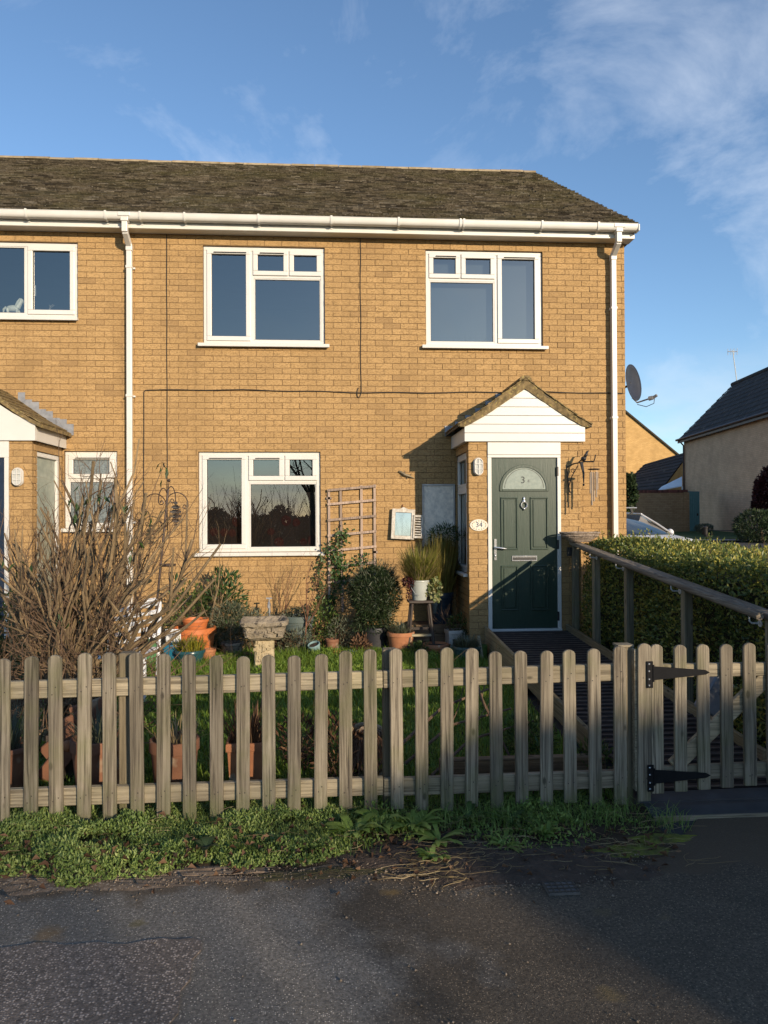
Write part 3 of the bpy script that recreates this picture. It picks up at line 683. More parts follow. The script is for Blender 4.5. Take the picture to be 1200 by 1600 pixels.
q = MB(); ro, ri = arch(.238), arch(.231); q.prism([(x, DY-.0055, z+.012) for x, z in ro+ri[::-1]], (0, .0012, 0)); q.build('lead_line', pm('leading', (.06, .07, .06), None, 5, .5), fl)
M_DK = pm('dark_figure', (.03, .04, .04), None, 5, .5)
text('door_number', '3', .115, (cx-.015, DY-.0062, 2.095), (math.pi/2, 0, 0), M_DK, fl); text('door_number', '4', .055, (cx+.052, DY-.0062, 2.085), (math.pi/2, 0, 0), pm('pale_figure', (.16, .18, .17), None, 5, .5), fl)
# knocker, letter plate, handle, hinges
q = MB(); q.ball((cx-.005, DY-.012, 1.87), .016, .014, .03); q.ball((cx-.005, DY-.014, 1.845), .022, .016, .022)
q.tube([(cx-.005+.036*math.cos(t*.524), DY-.022, 1.80+.038*math.sin(t*.524)) for t in range(13)], .0085, 6); q.ball((cx-.005, DY-.018, 1.755), .012, .015, .018); q.build('knocker', M_CHROME, door, smooth=True)
q = MB(); ring(q, cx-.155, cx+.15, 1.135, 1.20, .012, DY-.012, DY-.0005); q.box(cx-.143, cx+.138, DY-.008, DY-.0005, 1.178, 1.188); q.build('letter_plate', M_CHROME, door, bevel=.003)
q = MB(); q.box(cx-.143, cx+.138, DY-.006, DY-.0005, 1.147, 1.178); q.build('letter_flap', pm('dark_flap', (.06, .06, .06), None, 9, .35, metal=.6), door)
q = MB(); q.box(DX0+.028, DX0+.056, DY-.012, DY-.0005, 1.15, 1.40); q.ball((DX0+.042, DY-.014, 1.20), .010, .012, .02); q.tube([(DX0+.042, DY-.012, 1.30), (DX0+.042, DY-.05, 1.30), (DX0+.07, DY-.056, 1.298), (DX0+.165, DY-.054, 1.285)], [.010, .010, .011, .008], 8); q.build('door_handle', M_CHROME, door, smooth=True)
for z in (2.2, 1.33, .48):
    q = MB(); q.box(DX1-.006, DX1+.016, DY-.030, DY-.0125, z-.055, z+.055); q.build('hinge', M_BLACK, door, bevel=.003)
# porch gable: boards, fascias, verge, roof tiles
AX = 2.270
prof = [(AX, 3.175), (1.80, 2.860), (1.60, 2.748), (1.545, 2.725)]
def gx(z, side):                         # half-profile of the gable at height z
    for (xa, za), (xb, zb) in zip(prof, prof[1:]):
        if zb <= z <= za: x = xb+(xa-xb)*(z-zb)/(za-zb); break
    else: x = prof[-1][0] if z < prof[-1][1] else AX
    return x if side < 0 else 2*AX-x
gb = MB(); gb.box(1.57, 2*AX-1.57, PY-.012, PY+.05, 2.556, 2.73); gcore = gb.build('gable_backing', M_WHITE2, house)
z = 2.552
while z < 3.16:
    zz = min(z+.103, 3.172)
    zs_ = [z, zz-.005]+[p[1] for p in prof if z < p[1] < zz-.005]; zs_.sort()
    q = MB(); q.prism([(gx(t, -1), PY-.034, t) for t in zs_] + [(gx(t, 1), PY-.034, t) for t in zs_[::-1]], (0, .0195, 0)); q.build('cladding_board', M_WHITE, gcore, bevel=.0025)
    z += .103
q = MB(); q.prism([(gx(t, -1)+.02, PY-.013, t) for t in (2.735, 2.748, 2.86, 3.16)] + [(gx(t, 1)-.02, PY-.013, t) for t in (3.16, 2.86, 2.748, 2.735)], (0, .03, 0)); q.build('gable_sheathing', M_WHITE2, gcore)
for s in (-1, 1):
    x = AX+s*(AX-1.545); q = MB(); q.box(min(x, x-s*.02), max(x, x-s*.02), PY-.013, -.004, 2.552, 2.715); q.build('side_fascia', M_WHITE2, house, bevel=.003)
    q = MB(); q.box(min(x-s*.021, x-s*.05), max(x-s*.021, x-s*.05), PY, -.004, 2.553, 2.563); q.build('side_soffit', M_WHITE2, house)
rp_ = [(AX, 3.296), (1.78, 2.950), (1.60, 2.826), (1.470, 2.758)]
pr = MB()
for s in (-1, 1):
    P = [(AX+s*(AX-x), z) for x, z in rp_]
    pr.prism([(x, PY-.055, z-.012) for x, z in P] + [(x, PY-.055, z-.035) for x, z in P[::-1]], (0, -PY+.053, 0))
proof = pr.build('porch_roof', M_TILE, house)
vg = MB()
Rv = random.Random(8)
for s in (-1, 1):                        # bedded mossy verge under the front tiles
    n = 16
    top, bot = [], []
    for i in range(n+1):
        t = i/n; x = 1.49+(AX-1.49)*t
        zt = np.interp(x, [1.482, 1.60, 1.78, AX], [2.758, 2.826, 2.950, 3.296])
        zb = np.interp(x, [1.545, 1.60, 1.80, AX], [2.727, 2.750, 2.862, 3.177])
        top.append((AX+s*(AX-x), PY-.062+Rv.uniform(-.008, .008), zt-.008+Rv.uniform(-.004, .012))); bot.append((AX+s*(AX-x), PY-.050+Rv.uniform(-.006, .006), zb-.002+Rv.uniform(-.004, .002)))
    for i in range(n):
        a, b, c, d = bot[i], bot[i+1], top[i+1], top[i]; vg.add([a, b, c, d]+[(p[0], p[1]+.10, p[2]) for p in (a, b, c, d)], [(0, 1, 2, 3), (3, 2, 6, 7), (0, 4, 5, 1)])
vg.build('porch_verge', M_VERGE, proof)
tl = MB(); tl.add([(0, 0, .016), (.165, 0, .016), (.165, .15, .004), (0, .15, .004), (0, 0, 0), (.165, 0, 0)], [(0, 1, 2, 3), (4, 5, 1, 0), (0, 3, 4), (1, 5, 2)])
tme = tl.mesh('roof_tile', M_VERGE); pin = wmat(proof).inverted()
for s in (-1, 1):
    L_tot = 0; seg = [(Vector((AX+s*(AX-a[0]), 0, a[1])), Vector((AX+s*(AX-b[0]), 0, b[1]))) for a, b in zip(rp_[::-1], rp_[::-1][1:])]
    tot = sum((b-a).length for a, b in seg); k = 0; t = 0
    while t < tot-.03:
        u = t
        for a, b in seg:
            l = (b-a).length
            if u <= l: break
            u -= l
        p = a+(b-a).normalized()*u; d = (b-a).normalized()
        for i in range(6):
            yy = PY-.075+i*.17+(-.05 if k % 2 else 0)
            o = bpy.data.objects.new('roof_tile', tme); COL.objects.link(o)
            yv = d; zv = V(d.z*s, 0, abs(d.x)); xv = yv.cross(zv)
            y0 = yy if xv.y > 0 else yy+.165
            if yy+.165 > -.005: continue
            if yy < PY-.08: y0 += .05
            M4 = Matrix(((xv.x, yv.x, zv.x, p.x), (xv.y, yv.y, zv.y, y0), (xv.z, yv.z, zv.z, p.z-.008+rng.uniform(0, .008)), (0, 0, 0, 1)))
            o.location = M4.to_translation(); o.rotation_euler = M4.to_euler(); o.parent = proof; o.matrix_parent_inverse = pin
        t += .105; k += 1
q = MB(); q.prism([(AX+.075*math.cos(math.pi*k/8), PY-.075, 3.268+.062*math.sin(math.pi*k/8)) for k in range(9)], (0, .92, 0)); q.build('ridge_cap', M_VERGE, proof, smooth=True)
for s in (-1, 1):                        # stepped lead flashing on the wall
    q = MB()
    for i in range(6):
        t = i/6; x = 1.46+(AX-1.46)*t; zt = np.interp(x, [1.482, 1.60, 1.78, AX], [2.742, 2.80, 2.915, 3.262])
        x2 = 1.46+(AX-1.46)*(t+1/6); a, b = AX+s*(AX-x), AX+s*(AX-x2)
        q.box(min(a, b), max(a, b), -.012, -.004, zt-.02, zt+.115)
    q.build('lead_flashing', M_LEAD, proof)

# neighbour's porch (mirrored, mostly out of frame)
NX = -3.41
wallface(nbr, 'porch_front_wall', lambda u, d, z: V(NX-u, PY+d, z), 1.34, -.1, 2.552, [(.25, 1.13, -.2, 2.6)], 60, camrank, 15, phase=.1)
wallface(nbr, 'porch_side_wall', lambda u, d, z: V(NX-d, -u, z), -PY, -.1, 2.552, [(.07, .80, .5, 2.45)], 40, camrank, 16)
X = NX-.02; m = MB(); ringy(m, -.798, -.072, .502, 2.448, .055, X-.06, X); npw = m.build('porch_window', M_WHITE, nbr, bevel=.004)
q = MB(); q.quad((X-.03, -.743, .557), (X-.03, -.127, .557), (X-.03, -.127, 2.393), (X-.03, -.743, 2.393)); q.build('pane', pm('green_obscure_glass', (.30, .33, .27), (.2, .23, .19), 12, .3), npw)
m = MB(); m.box(NX-.75, NX-.25, PY-.014, PY+.06, 2.36, 2.545).box(NX-.30, NX-.252, PY-.0145, PY+.07, .3, 2.36).box(NX-1.13, NX-1.085, PY-.014, PY+.07, .3, 2.36).box(NX-1.13, NX-.752, PY-.014, PY+.06, 2.36, 2.545); m.build('door_frame', M_WHITE, nbr, bevel=.004)
m = MB(); m.box(NX-1.083, NX-.303, PY+.012, PY+.05, .32, 2.357); m.build('door', pm('navy_door', (.012, .022, .045), (.016, .028, .055), 20, .35), nbr)
NA = NX-.67
q = MB(); q.prism([(NX+.05, PY-.034, 2.552), (NX+.05, PY-.034, 2.728), (NX-.2, PY-.034, 2.862), (NA, PY-.034, 3.175), (2*NA-NX+.2, PY-.034, 2.862), (2*NA-NX-.05, PY-.034, 2.728), (2*NA-NX-.05, PY-.034, 2.552)], (0, .03, 0)); q.build('gable_cladding', M_WHITE, nbr)
q = MB(); q.box(NX+.03, NX+.05, PY-.003, -.004, 2.552, 2.715); q.build('side_fascia', M_WHITE, nbr, bevel=.003)
q = MB()
for s in (-1, 1):
    P = [(NA-s*(NA-x), z) for x, z in ((NA, 3.262), (NX-.18, 2.915), (NX, 2.80), (NX+.115, 2.742))]
    q.prism([(x, PY-.055, z) for x, z in P] + [(x, PY-.055, z-.045) for x, z in P[::-1]], (0, -PY+.053, 0))
nproof = q.build('porch_roof', M_VERGE, nbr)
pin = wmat(nproof).inverted()
for k in range(9):
    t = k/9; x = NX+.115+(NA-NX-.115)*t; zt = np.interp(-x, [-(NX+.115), -NX, -(NX-.18), -NA], [2.742, 2.80, 2.915, 3.262])
    for i in range(6):
        o = bpy.data.objects.new('roof_tile', tme); COL.objects.link(o); yv = V(-1, 0, .62).normalized(); zv = V(.62, 0, 1).normalized(); xv = yv.cross(zv)
        M4 = Matrix(((xv.x, yv.x, zv.x, x), (xv.y, yv.y, zv.y, PY-.06+i*.165+(.03 if k % 2 else 0)), (xv.z, yv.z, zv.z, zt+.004), (0, 0, 0, 1)))
        if i == 5: bpy.data.objects.remove(o); continue
        o.location = M4.to_translation(); o.rotation_euler = M4.to_euler(); o.parent = nproof; o.matrix_parent_inverse = pin
q = MB()
for k in range(8):
    x = NX+.14-k*.085; zt = np.interp(-x, [-(NX+.115), -NX, -(NX-.18), -NA], [2.742, 2.80, 2.915, 3.262]); q.box(x-.085, x, -.014, -.005, zt-.02, zt+.12+(.03 if k % 2 else 0))
q.build('lead_flashing', M_LEAD, nproof)

# ---------------------------------------------------------------- fittings on the walls
def wire(name, pts, r, label, cat='cable', mat=None):
    m = MB(); m.tube(pts, r, 6); return tag(m.build(name, mat or M_CABLE), label, cat)
Yc = -.006
wire('wall_cable', [(-2.11+.002*math.sin(i), Yc, 5.295-i*.14) for i in range(28)], .006, 'black cable running straight down the wall between downpipe and windows')
pts = [(.365+.004*math.sin(i*.9), Yc, 5.295-i*.125) for i in range(17)]
pts += [(.362, Yc, 3.27), (.352, Yc-.003, 3.235), (.335, Yc-.004, 3.222), (.318, Yc-.004, 3.235), (.312, Yc-.004, 3.28), (.322, Yc-.003, 3.33), (.332, Yc-.003, 3.345)]
wire('wall_cable', pts, .006, 'black cable hanging between the upper windows, looped at its end')
pts = [(-2.40, Yc, 1.7), (-2.405, Yc, 2.2), (-2.40, Yc, 2.8), (-2.40, Yc, 3.27), (-2.385, Yc, 3.292)] + [(-2.35+i*.2, Yc-.007, 3.296+.006*math.sin(i*1.3)+.012*math.sin(i*.31)) for i in range(32)]
wire('wall_cable', pts, .0065, 'black cable running level across the whole wall above the porch')
# vents and old screw holes
# bulkhead lamps
M_LAMPG = pm('lamp_glass', (.52, .52, .48), (.42, .42, .40), 40, .15, spec=.9)
def bulkhead(x, z, y, label):
    t = thing('wall_lamp', (x, y, z-.1), label, 'lamp')
    def oval(w_, h_, n=28): return [(x+w_*math.cos(2*math.pi*k/n)*(1 if abs(math.sin(2*math.pi*k/n)) < .6 else .96), z+(h_-w_)*(1 if math.sin(2*math.pi*k/n) > 0 else -1)+w_*math.sin(2*math.pi*k/n)) for k in range(n)]
    m = MB(); m.prism([(a, y-.03, b) for a, b in oval(.058, .105)], (0, .029, 0)); m.build('base', M_WHITE2, t, smooth=True)
    m = MB(); o, i = oval(.055, .102), oval(.043, .09)
    n = len(o); m.add([(a, y-.031, b) for a, b in o]+[(a, y-.062, b) for a, b in oval(.050, .097)]+[(a, y-.062, b) for a, b in i]+[(a, y-.031, b) for a, b in i], [(q*n+k, q*n+(k+1) % n, ((q+1) % 4)*n+(k+1) % n, ((q+1) % 4)*n+k) for q in range(4) for k in range(n)]); m.build('bezel', M_WHITE, t, smooth=True)
    m = MB(); m.prism([(a, y-.052, b) for a, b in oval(.042, .089)], (0, .02, 0)); m.build('lens', M_LAMPG, t)
    m = MB(); m.box(x-.004, x+.004, y-.066, y-.0625, z-.093, z+.093).box(x-.046, x+.046, y-.0655, y-.0625, z+.028, z+.036).box(x-.046, x+.046, y-.0655, y-.0625, z-.036, z-.028); m.build('guard', M_WHITE, t)
bulkhead(1.708, 2.255, PY, 'white oval caged bulkhead lamp on the brick pier beside the green door')
bulkhead(-3.555, 2.14, PY, 'white oval caged bulkhead lamp on the neighbouring porch beside the blue door')
# oval number plaque
t = thing('number_plaque', (1.713, PY, 1.55), 'oval cream ceramic plaque reading 34 beside the green door', 'house number')
m = MB(); n = 32; m.prism([(1.713+.108*math.cos(2*math.pi*k/n), PY-.014, 1.565+.07*math.sin(2*math.pi*k/n)) for k in range(n)], (0, .0135, 0)); m.build('plate', pm('cream_ceramic', (.78, .72, .60), None, 4, .25), t, bevel=.004)
M_BLUE = pm('blue_glaze', (.05, .08, .14), None, 5, .3); M_DOTS = pm('brown_glaze', (.32, .16, .08), (.15, .2, .12), 60, .3)
text('number', '34', .085, (1.715, PY-.0155, 1.567), (math.pi/2, 0, 0), M_BLUE, t)
m = MB()
for k in range(16):
    a = 2*math.pi*k/16; m.ball((1.713+.083*math.cos(a), PY-.0145, 1.565+.05*math.sin(a)), .007, .002, .007, 6, 4)
m.build('flower_border', M_DOTS, t, kind='stuff')
# scroll bracket with wind chime
t = thing('hanging_bracket', (2.79, PY, 2.05), 'black wrought iron scroll bracket with bird on the porch pier', 'bracket')
m = MB(); m.tube([(2.775, PY-.006, 2.27), (2.79, PY-.006, 2.10), (2.81, PY-.006, 1.95)], .007, 6); m.tube([(2.815+.018*math.cos(k*.6), PY-.008, 1.94+.018*math.sin(k*.6)) for k in range(10)], .004, 5); m.build('backplate', M_BLACK, t, smooth=True)
m = MB(); m.tube([(2.775, PY-.006, 2.25), (2.84, PY-.10, 2.285), (2.93, PY-.22, 2.30), (2.99, PY-.32, 2.29)], .008, 6); m.tube([(2.80, PY-.006, 2.02), (2.82, PY-.05, 2.13), (2.87, PY-.13, 2.26)], .006, 5)
m.tube([(2.83+.03*math.cos(k*.55)*(1-k*.05), PY-.07, 2.20+.03*math.sin(k*.55)*(1-k*.05)) for k in range(14)], .004, 5); m.tube([(2.99, PY-.32, 2.29), (3.0, PY-.34, 2.33), (3.005, PY-.345, 2.37)], .007, 5); m.build('arm', M_BLACK, t, smooth=True)
m = MB(); m.ball((2.915, PY-.20, 2.335), .03, .045, .03); m.ball((2.93, PY-.235, 2.375), .02, .022, .02); m.tube([(2.94, PY-.25, 2.375), (2.955, PY-.275, 2.365)], [.006, .001], 5); m.tube([(2.91, PY-.17, 2.33), (2.885, PY-.11, 2.30)], [.014, .004], 5); m.tube([(2.93, PY-.2, 2.35), (2.965, PY-.19, 2.42), (2.99, PY-.18, 2.43)], [.02, .012, .003], 5); m.build('bird', M_BLACK, t, smooth=True)
m = MB(); m.tube([(2.885, PY-.21, 2.29), (2.90, PY-.24, 2.16), (2.90, PY-.24, 2.05)], [.02, .012, .006], 6); m.ball((2.90, PY-.24, 2.03), .012, .012, .016); m.build('pendant', M_BLACK, t, smooth=True)
t = thing('wind_chime', (2.99, PY-.33, 2.24), 'wooden tube wind chime hanging from the scroll bracket', 'wind chime')
m = MB(); m.lathe([(.055, 0), (.07, .006), (.06, .014)], (2.99, PY-.33, 2.195), 14); m.tube([(2.99, PY-.33, 2.209), (2.992, PY-.325, 2.285)], .002, 4); m.build('top_disc', M_BLACK, t)
M_CHIME = pm('pale_tube', (.42, .33, .25), (.32, .25, .19), 12, .4, metal=.3)
for k in range(5):
    a = k*1.256; x, y = 2.99+.042*math.cos(a), PY-.33+.042*math.sin(a); l = .20+.045*((k*3) % 5)
    m = MB(); m.tube([(x, y, 2.170), (x, y, 2.170-l)], .0095, 8); m.tube([(x, y, 2.170), (x, y, 2.197)], .0018, 4); m.build('chime_tube', M_CHIME, t, smooth=True)
# satellite dish on the gable corner
t = thing('satellite_dish', (3.89, .32, 3.45), 'dark mesh satellite dish on the gable corner of the house', 'satellite dish')
dn = V(.66, -.74, .12).normalized(); e1 = V(0, 0, 1).cross(dn).normalized(); e2 = dn.cross(e1); dc = V(4.085, .30, 3.49)
m = MB(); rings = 7; n = 28
for i in range(rings+1):
    r = i/rings
    for k in range(n):
        a = 2*math.pi*k/n; m.v.append(tuple(dc+e1*(.225*r*math.cos(a))+e2*(.255*r*math.sin(a))+dn*(.05*r*r)))
for i in range(rings):
    for k in range(n): m.f.append((i*n+k, i*n+(k+1) % n, (i+1)*n+(k+1) % n, (i+1)*n+k))
o = m.build('reflector', pm('dark_grey_dish', (.035, .036, .045), None, 9, .45), t, smooth=True); sm = o.modifiers.new('t', 'SOLIDIFY'); sm.thickness = .006
m = MB(); m.tube([(3.889, .33, 3.42), (3.97, .33, 3.42), (4.06, .29, 3.46), dc-dn*.02], .016, 8); m.box(3.8905, 3.905, .26, .40, 3.33, 3.52); m.build('wall_mount', M_BLACK, t)
lp = dc-e2*.27+dn*.26; m = MB(); m.tube([dc-e2*.20-dn*.0, dc-e2*.285+dn*.06, lp], .011, 6); m.build('feed_arm', M_LEAD, t, smooth=True)
m = MB(); m.tube([lp-dn*.03, lp+dn*.03], [.03, .026], 10); m.tube([lp+dn*.03, lp+dn*.085+e2*.02], .02, 8); m.build('receiver_head', pm('grey_plastic', (.33, .33, .34), (.06, .06, .06), 18, .5), t)
m = MB(); m.tube([lp+dn*.05, lp+dn*.03-e2*.08, lp-dn*.08-e2*.10, lp-dn*.2-e2*.04], .005, 5); m.build('feed_cable', M_CABLE, t)

# ---------------------------------------------------------------- picket fence and gate
WC = (.20, .168, .122), (.30, .258, .192), (.070, .057, .044)
M_PICK = woodmat('weathered_picket', 2, *WC, green=.38); M_RAIL = woodmat('weathered_rail', 0, (.28, .238, .165), (.36, .305, .215), (.14, .115, .08), green=.3)
M_POSTW = woodmat('weathered_post', 2, (.20, .165, .11), (.26, .215, .145), (.11, .09, .06), green=.4)
M_BRACE = woodmat('brace_wood', 0, (.30, .245, .16), (.38, .31, .2), (.16, .13, .08))
M_NAIL = pm('nail', (.05, .04, .035), None, 5, .6)
nm = MB(); nm.lathe([(.0035, 0), (.0035, .0015)], (0, 0, 0), 6); nm.xform(Matrix.Rotation(math.pi/2, 4, 'X')); nail_me = nm.mesh('nail', M_NAIL)
def picket(x, z0, z1, y, parent, nails, w_=.071, tilt=0, th=.021):
    r = w_/2; m = MB(); P = [(-r, 0), (r, 0)]; H = z1-z0; w2 = w_*rng.uniform(-.03, .03)
    P += [(r*math.cos(math.pi*k/10), H-r*.78+r*.78*math.sin(math.pi*k/10)) for k in range(11)]
    m.prism([(x+a+b*tilt+(w2*.2 if b > .4 else 0), y+rng.uniform(-.0008, .0008), z0+b) for a, b in P], (0, th, 0))
    o = m.build('picket', M_PICK, parent, bevel=.003)
    for z in nails:
        for s in (-1, 1):
            q = bpy.data.objects.new('nail', nail_me); COL.objects.link(q); q.location = (x+s*.011+(z-z0)*tilt+rng.uniform(-.006, .006), y-.0006, z+s*.012+rng.uniform(-.012, .012)); setp(q, o)
    return o
FY = -5.5
fence = thing('picket_fence', (0, FY+.03, 0), 'weathered grey timber picket fence with rounded tops along the pavement', 'fence')
tops = {}
for i in range(-2, 25):
    x = -1.6208+.14017*i; zt = .918+.014*math.sin(i*.55)+rng.uniform(-.007, .007)
    if i == 24: zt = .936
    picket(x+rng.uniform(-.004, .004), .038+rng.uniform(-.022, .018)+(.0 if i < 22 else .01), zt, FY, fence, (.735+.001*i, .165), w_=.0715 if i != 24 else .074, tilt=rng.uniform(-.010, .010))
for (a, b, za, zb) in ((-2.35, .268, .733, .757), (.272, 1.655, .757, .772)):
    m = MB(); m.beam((a, FY+.043, za), (b, FY+.043, zb), .040, .094); m.build('rail', M_RAIL, fence, bevel=.004)
    m = MB(); m.beam((a, FY+.043, .160), (b, FY+.043, .168), .040, .096); m.build('rail', M_RAIL, fence, bevel=.004)
for x, h in ((-1.135, .92), (.312, .915), (1.668, .905)):
    m = MB(); m.box(x-.04, x+.04, FY+.066, FY+.146, -.05, h); m.build('post', M_POSTW, fence, bevel=.006)
m = MB(); m.box(1.70, 1.712, FY+.022, FY+.15, .1, .90); m.box(1.622, 1.714, FY+.062, FY+.15, .906, .918); m.build('post_cap', M_RAIL, fence)
gate = thing('garden_gate', (2.2, FY+.03, .06), 'weathered picket gate with black strap hinges and diagonal brace', 'gate')
for i in range(6):
    picket(1.8214+.1365*i, .115-.006*i if 0 else .088+.007*i, .925+rng.uniform(-.006, .006), FY, gate, (.765, .175), tilt=rng.uniform(-.004, .004))
m = MB(); m.beam((1.79, FY+.040, .775), (2.56, FY+.040, .772), .036, .075); m.build('gate_rail', M_RAIL, gate, bevel=.004)
m = MB(); m.beam((1.79, FY+.040, .190), (2.56, FY+.040, .200), .036, .080); m.build('gate_rail', M_RAIL, gate, bevel=.004)
m = MB(); m.beam((1.93, FY+.042, .225), (2.50, FY+.042, .735), .030, .088); m.build('gate_brace', M_BRACE, gate, bevel=.004)
for z in (.772, .190):
    q = MB(); q.box(1.758, 1.794, FY-.010, FY-.001, z-.085, z+.065); h = q.build('strap_hinge', M_HINGE, gate, bevel=.002)
    q = MB(); q.prism([(1.796, FY-.008, z-.042), (2.10, FY-.008, z-.016), (2.125, FY-.008, z-.004), (2.10, FY-.008, z+.010), (1.796, FY-.008, z+.036)], (0, .0068, 0)); q.build('hinge_strap', M_HINGE, h)
    q = MB(); q.tube([(1.795, FY-.009, z-.05), (1.795, FY-.009, z+.045)], .006, 8); q.build('hinge_pin', M_HINGE, h)
    for dz in (-.07, -.035, .01, .05):
        q = MB(); q.lathe([(.0055, 0), (.004, .002)], (0, 0, 0), 8); q.xform(Matrix.Translation((1.771, FY-.0101, z+dz)) @ Matrix.Rotation(math.pi/2, 4, 'X')); q.build('screw', M_CHROME, h)
m = MB(); m.box(2.60, 2.70, FY-.01, FY+.09, -.02, 1.02); tag(m.build('gate_post', M_POSTW, bevel=.006), 'square timber post on the latch side of the picket gate', 'post')

# ---------------------------------------------------------------- ramp and handrail
RX0, RX1 = 1.80, 2.735
def rz(y): return .055+(y+5.40)*(.318-.055)/(5.40-1.05) if y < -1.05 else .318
ramp_ = thing('access_ramp', (2.27, -3.2, 0), 'sloping dark slatted timber ramp from the gate to the green door', 'ramp')
M_DECK = woodmat('dark_deck', 0, (.040, .030, .027), (.055, .042, .036), (.022, .017, .015))
M_GRIP = pm('lit_grip', (.13, .105, .09), (.07, .055, .05), 12, .8)  # paler than the deck: light on the grip edges put into the colour
y = -5.36
while y < -1.02:
    m = MB(); z = rz(y+.04); m.obox(((RX0+RX1)/2, y+.041, z-.012), ((RX1-RX0)/2, 0, 0), (0, .041, .0024), (0, 0, .012)); m.build('deck_board', M_DECK, ramp_)
    m2 = MB(); m2.obox(((RX0+RX1)/2, y+.018, z+.0045), ((RX1-RX0)/2-.004, 0, 0), (0, .006, .0004), (0, 0, .003)); m2.build('grip_strip', M_GRIP, ramp_)
    y += .0965
M_SIDE = woodmat('treated_board', 1, (.26, .20, .115), (.32, .255, .15), (.16, .125, .07), green=.2)
M_RAILW = woodmat('handrail_wood', 1, (.20, .165, .125), (.26, .22, .17), (.11, .09, .07))
def sideboard(x, y0, y1, dz0, dz1, name='side_board'):
    m = MB(); m.prism([(x, y0, rz(y0)+dz0), (x, y1, rz(y1)+dz0), (x, y1, rz(y1)+dz1), (x, y0, rz(y0)+dz1)], (.034, 0, 0)); m.build(name, M_SIDE, ramp_, bevel=.004)
sideboard(RX0-.036, -2.80, -1.0, -.20, .06); sideboard(RX0-.036, -4.62, -2.802, -.11, .055)
sideboard(RX1+.002, -2.9, -1.0, -.12, .075); sideboard(RX1+.002, -5.0, -2.902, -.08, .075)
for y in (-1.3, -2.2, -3.1, -4.0):
    m = MB(); m.box(RX0+.01, RX1-.01, y-.03, y+.03, -.02, rz(y-.04)-.03); m.build('joist', M_DECK, ramp_)
m = MB(); m.beam((1.70, -5.53, .056), (2.62, -5.53, .060), .01, .004); m.prism([(1.735, -5.62, .004), (2.60, -5.62, .004), (2.60, -5.40, .062), (1.735, -5.40, .055)], (0, 0, .008)); m.build('rubber_threshold', pm('grey_rubber', (.045, .047, .05), (.03, .032, .035), 8, .7), ramp_)
m = MB(); m.box(1.735, 2.60, -5.640, -5.622, -.01, .014); m.build('threshold_edge', M_RAIL, ramp_)
hr = thing('handrail', (2.80, -3, 0), 'brown timber handrail on posts running down beside the ramp and hedge', 'handrail')
def hz(y): return 1.362+(y+1.15)*(1.362-1.02)/(4.945-1.15)*1.0 if y < -1.15 else 1.362
for y in (-1.10, -1.78, -2.66, -3.82, -4.98):
    m = MB(); m.box(2.79, 2.86, y-.035, y+.035, -.02, hz(y)-.035); m.build('post', M_POSTW, hr, bevel=.004)
m = MB(); m.beam((2.825, -1.02, hz(-1.02)-.012), (2.825, -5.06, hz(-5.06)-.012), .095, .042); m.build('top_plank', M_RAILW, hr, bevel=.006)
m = MB(); pts = [(2.715, y, hz(y)+.0) for y in (-1.70, -2.5, -3.5, -4.5, -5.02)]; m.tube([(2.715, -1.62, hz(-1.62)+.004)]+pts, [.021]+[.027]*5, 12); m.build('round_rail', M_RAILW, hr, smooth=True)
M_HOOK = pm('white_bracket', (.55, .55, .54), None, 9, .4)
for y in (-1.9, -2.62, -3.78, -4.90):
    m = MB(); z = hz(y); m.tube([(2.715, y, z-.022), (2.715, y, z-.055), (2.73, y, z-.072), (2.78, y, z-.074)], .006, 6); m.lathe([(.024, 0), (.024, .005)], (0, 0, 0), 12); i0 = len(m.v)-24
    m.xform(Matrix.Translation((2.785, y, z-.074)) @ Matrix.Rotation(math.pi/2, 4, 'Y'), i0); m.build('rail_bracket', M_HOOK, hr, smooth=True)
m = MB(); m.box(2.74, 2.785, -1.09, -1.06, 1.20, 1.30); m.build('rail_end_bracket', M_BLACK, hr)
# wicker basket on the rail end
M_WICK = pm('grey_wicker', (.34, .27, .21), (.17, .13, .10), 40, .9, .9, 70, bd=.01)
t = thing('wicker_basket', (2.85, -1.15, 1.372), 'grey wicker basket sitting on the end of the handrail', 'basket')
m = MB()
for k in range(7):
    r = .10+.022*k*(1 if k < 5 else .8); m.tube([(2.86+r*1.12*math.cos(a*.3142), -1.16+r*.8*math.sin(a*.3142), 1.374+k*.0165+.004*math.sin(a*1.7+k)) for a in range(21)], .0105, 6)
m.build('woven_sides', M_WICK, t, smooth=True, kind='stuff')
m = MB(); m.lathe([(.05, 0), (.12, .004), (.15, .05), (.17, .085)], (2.86, -1.16, 1.368), 16, 1.1, .78); m.build('base', M_WICK, t, smooth=True)
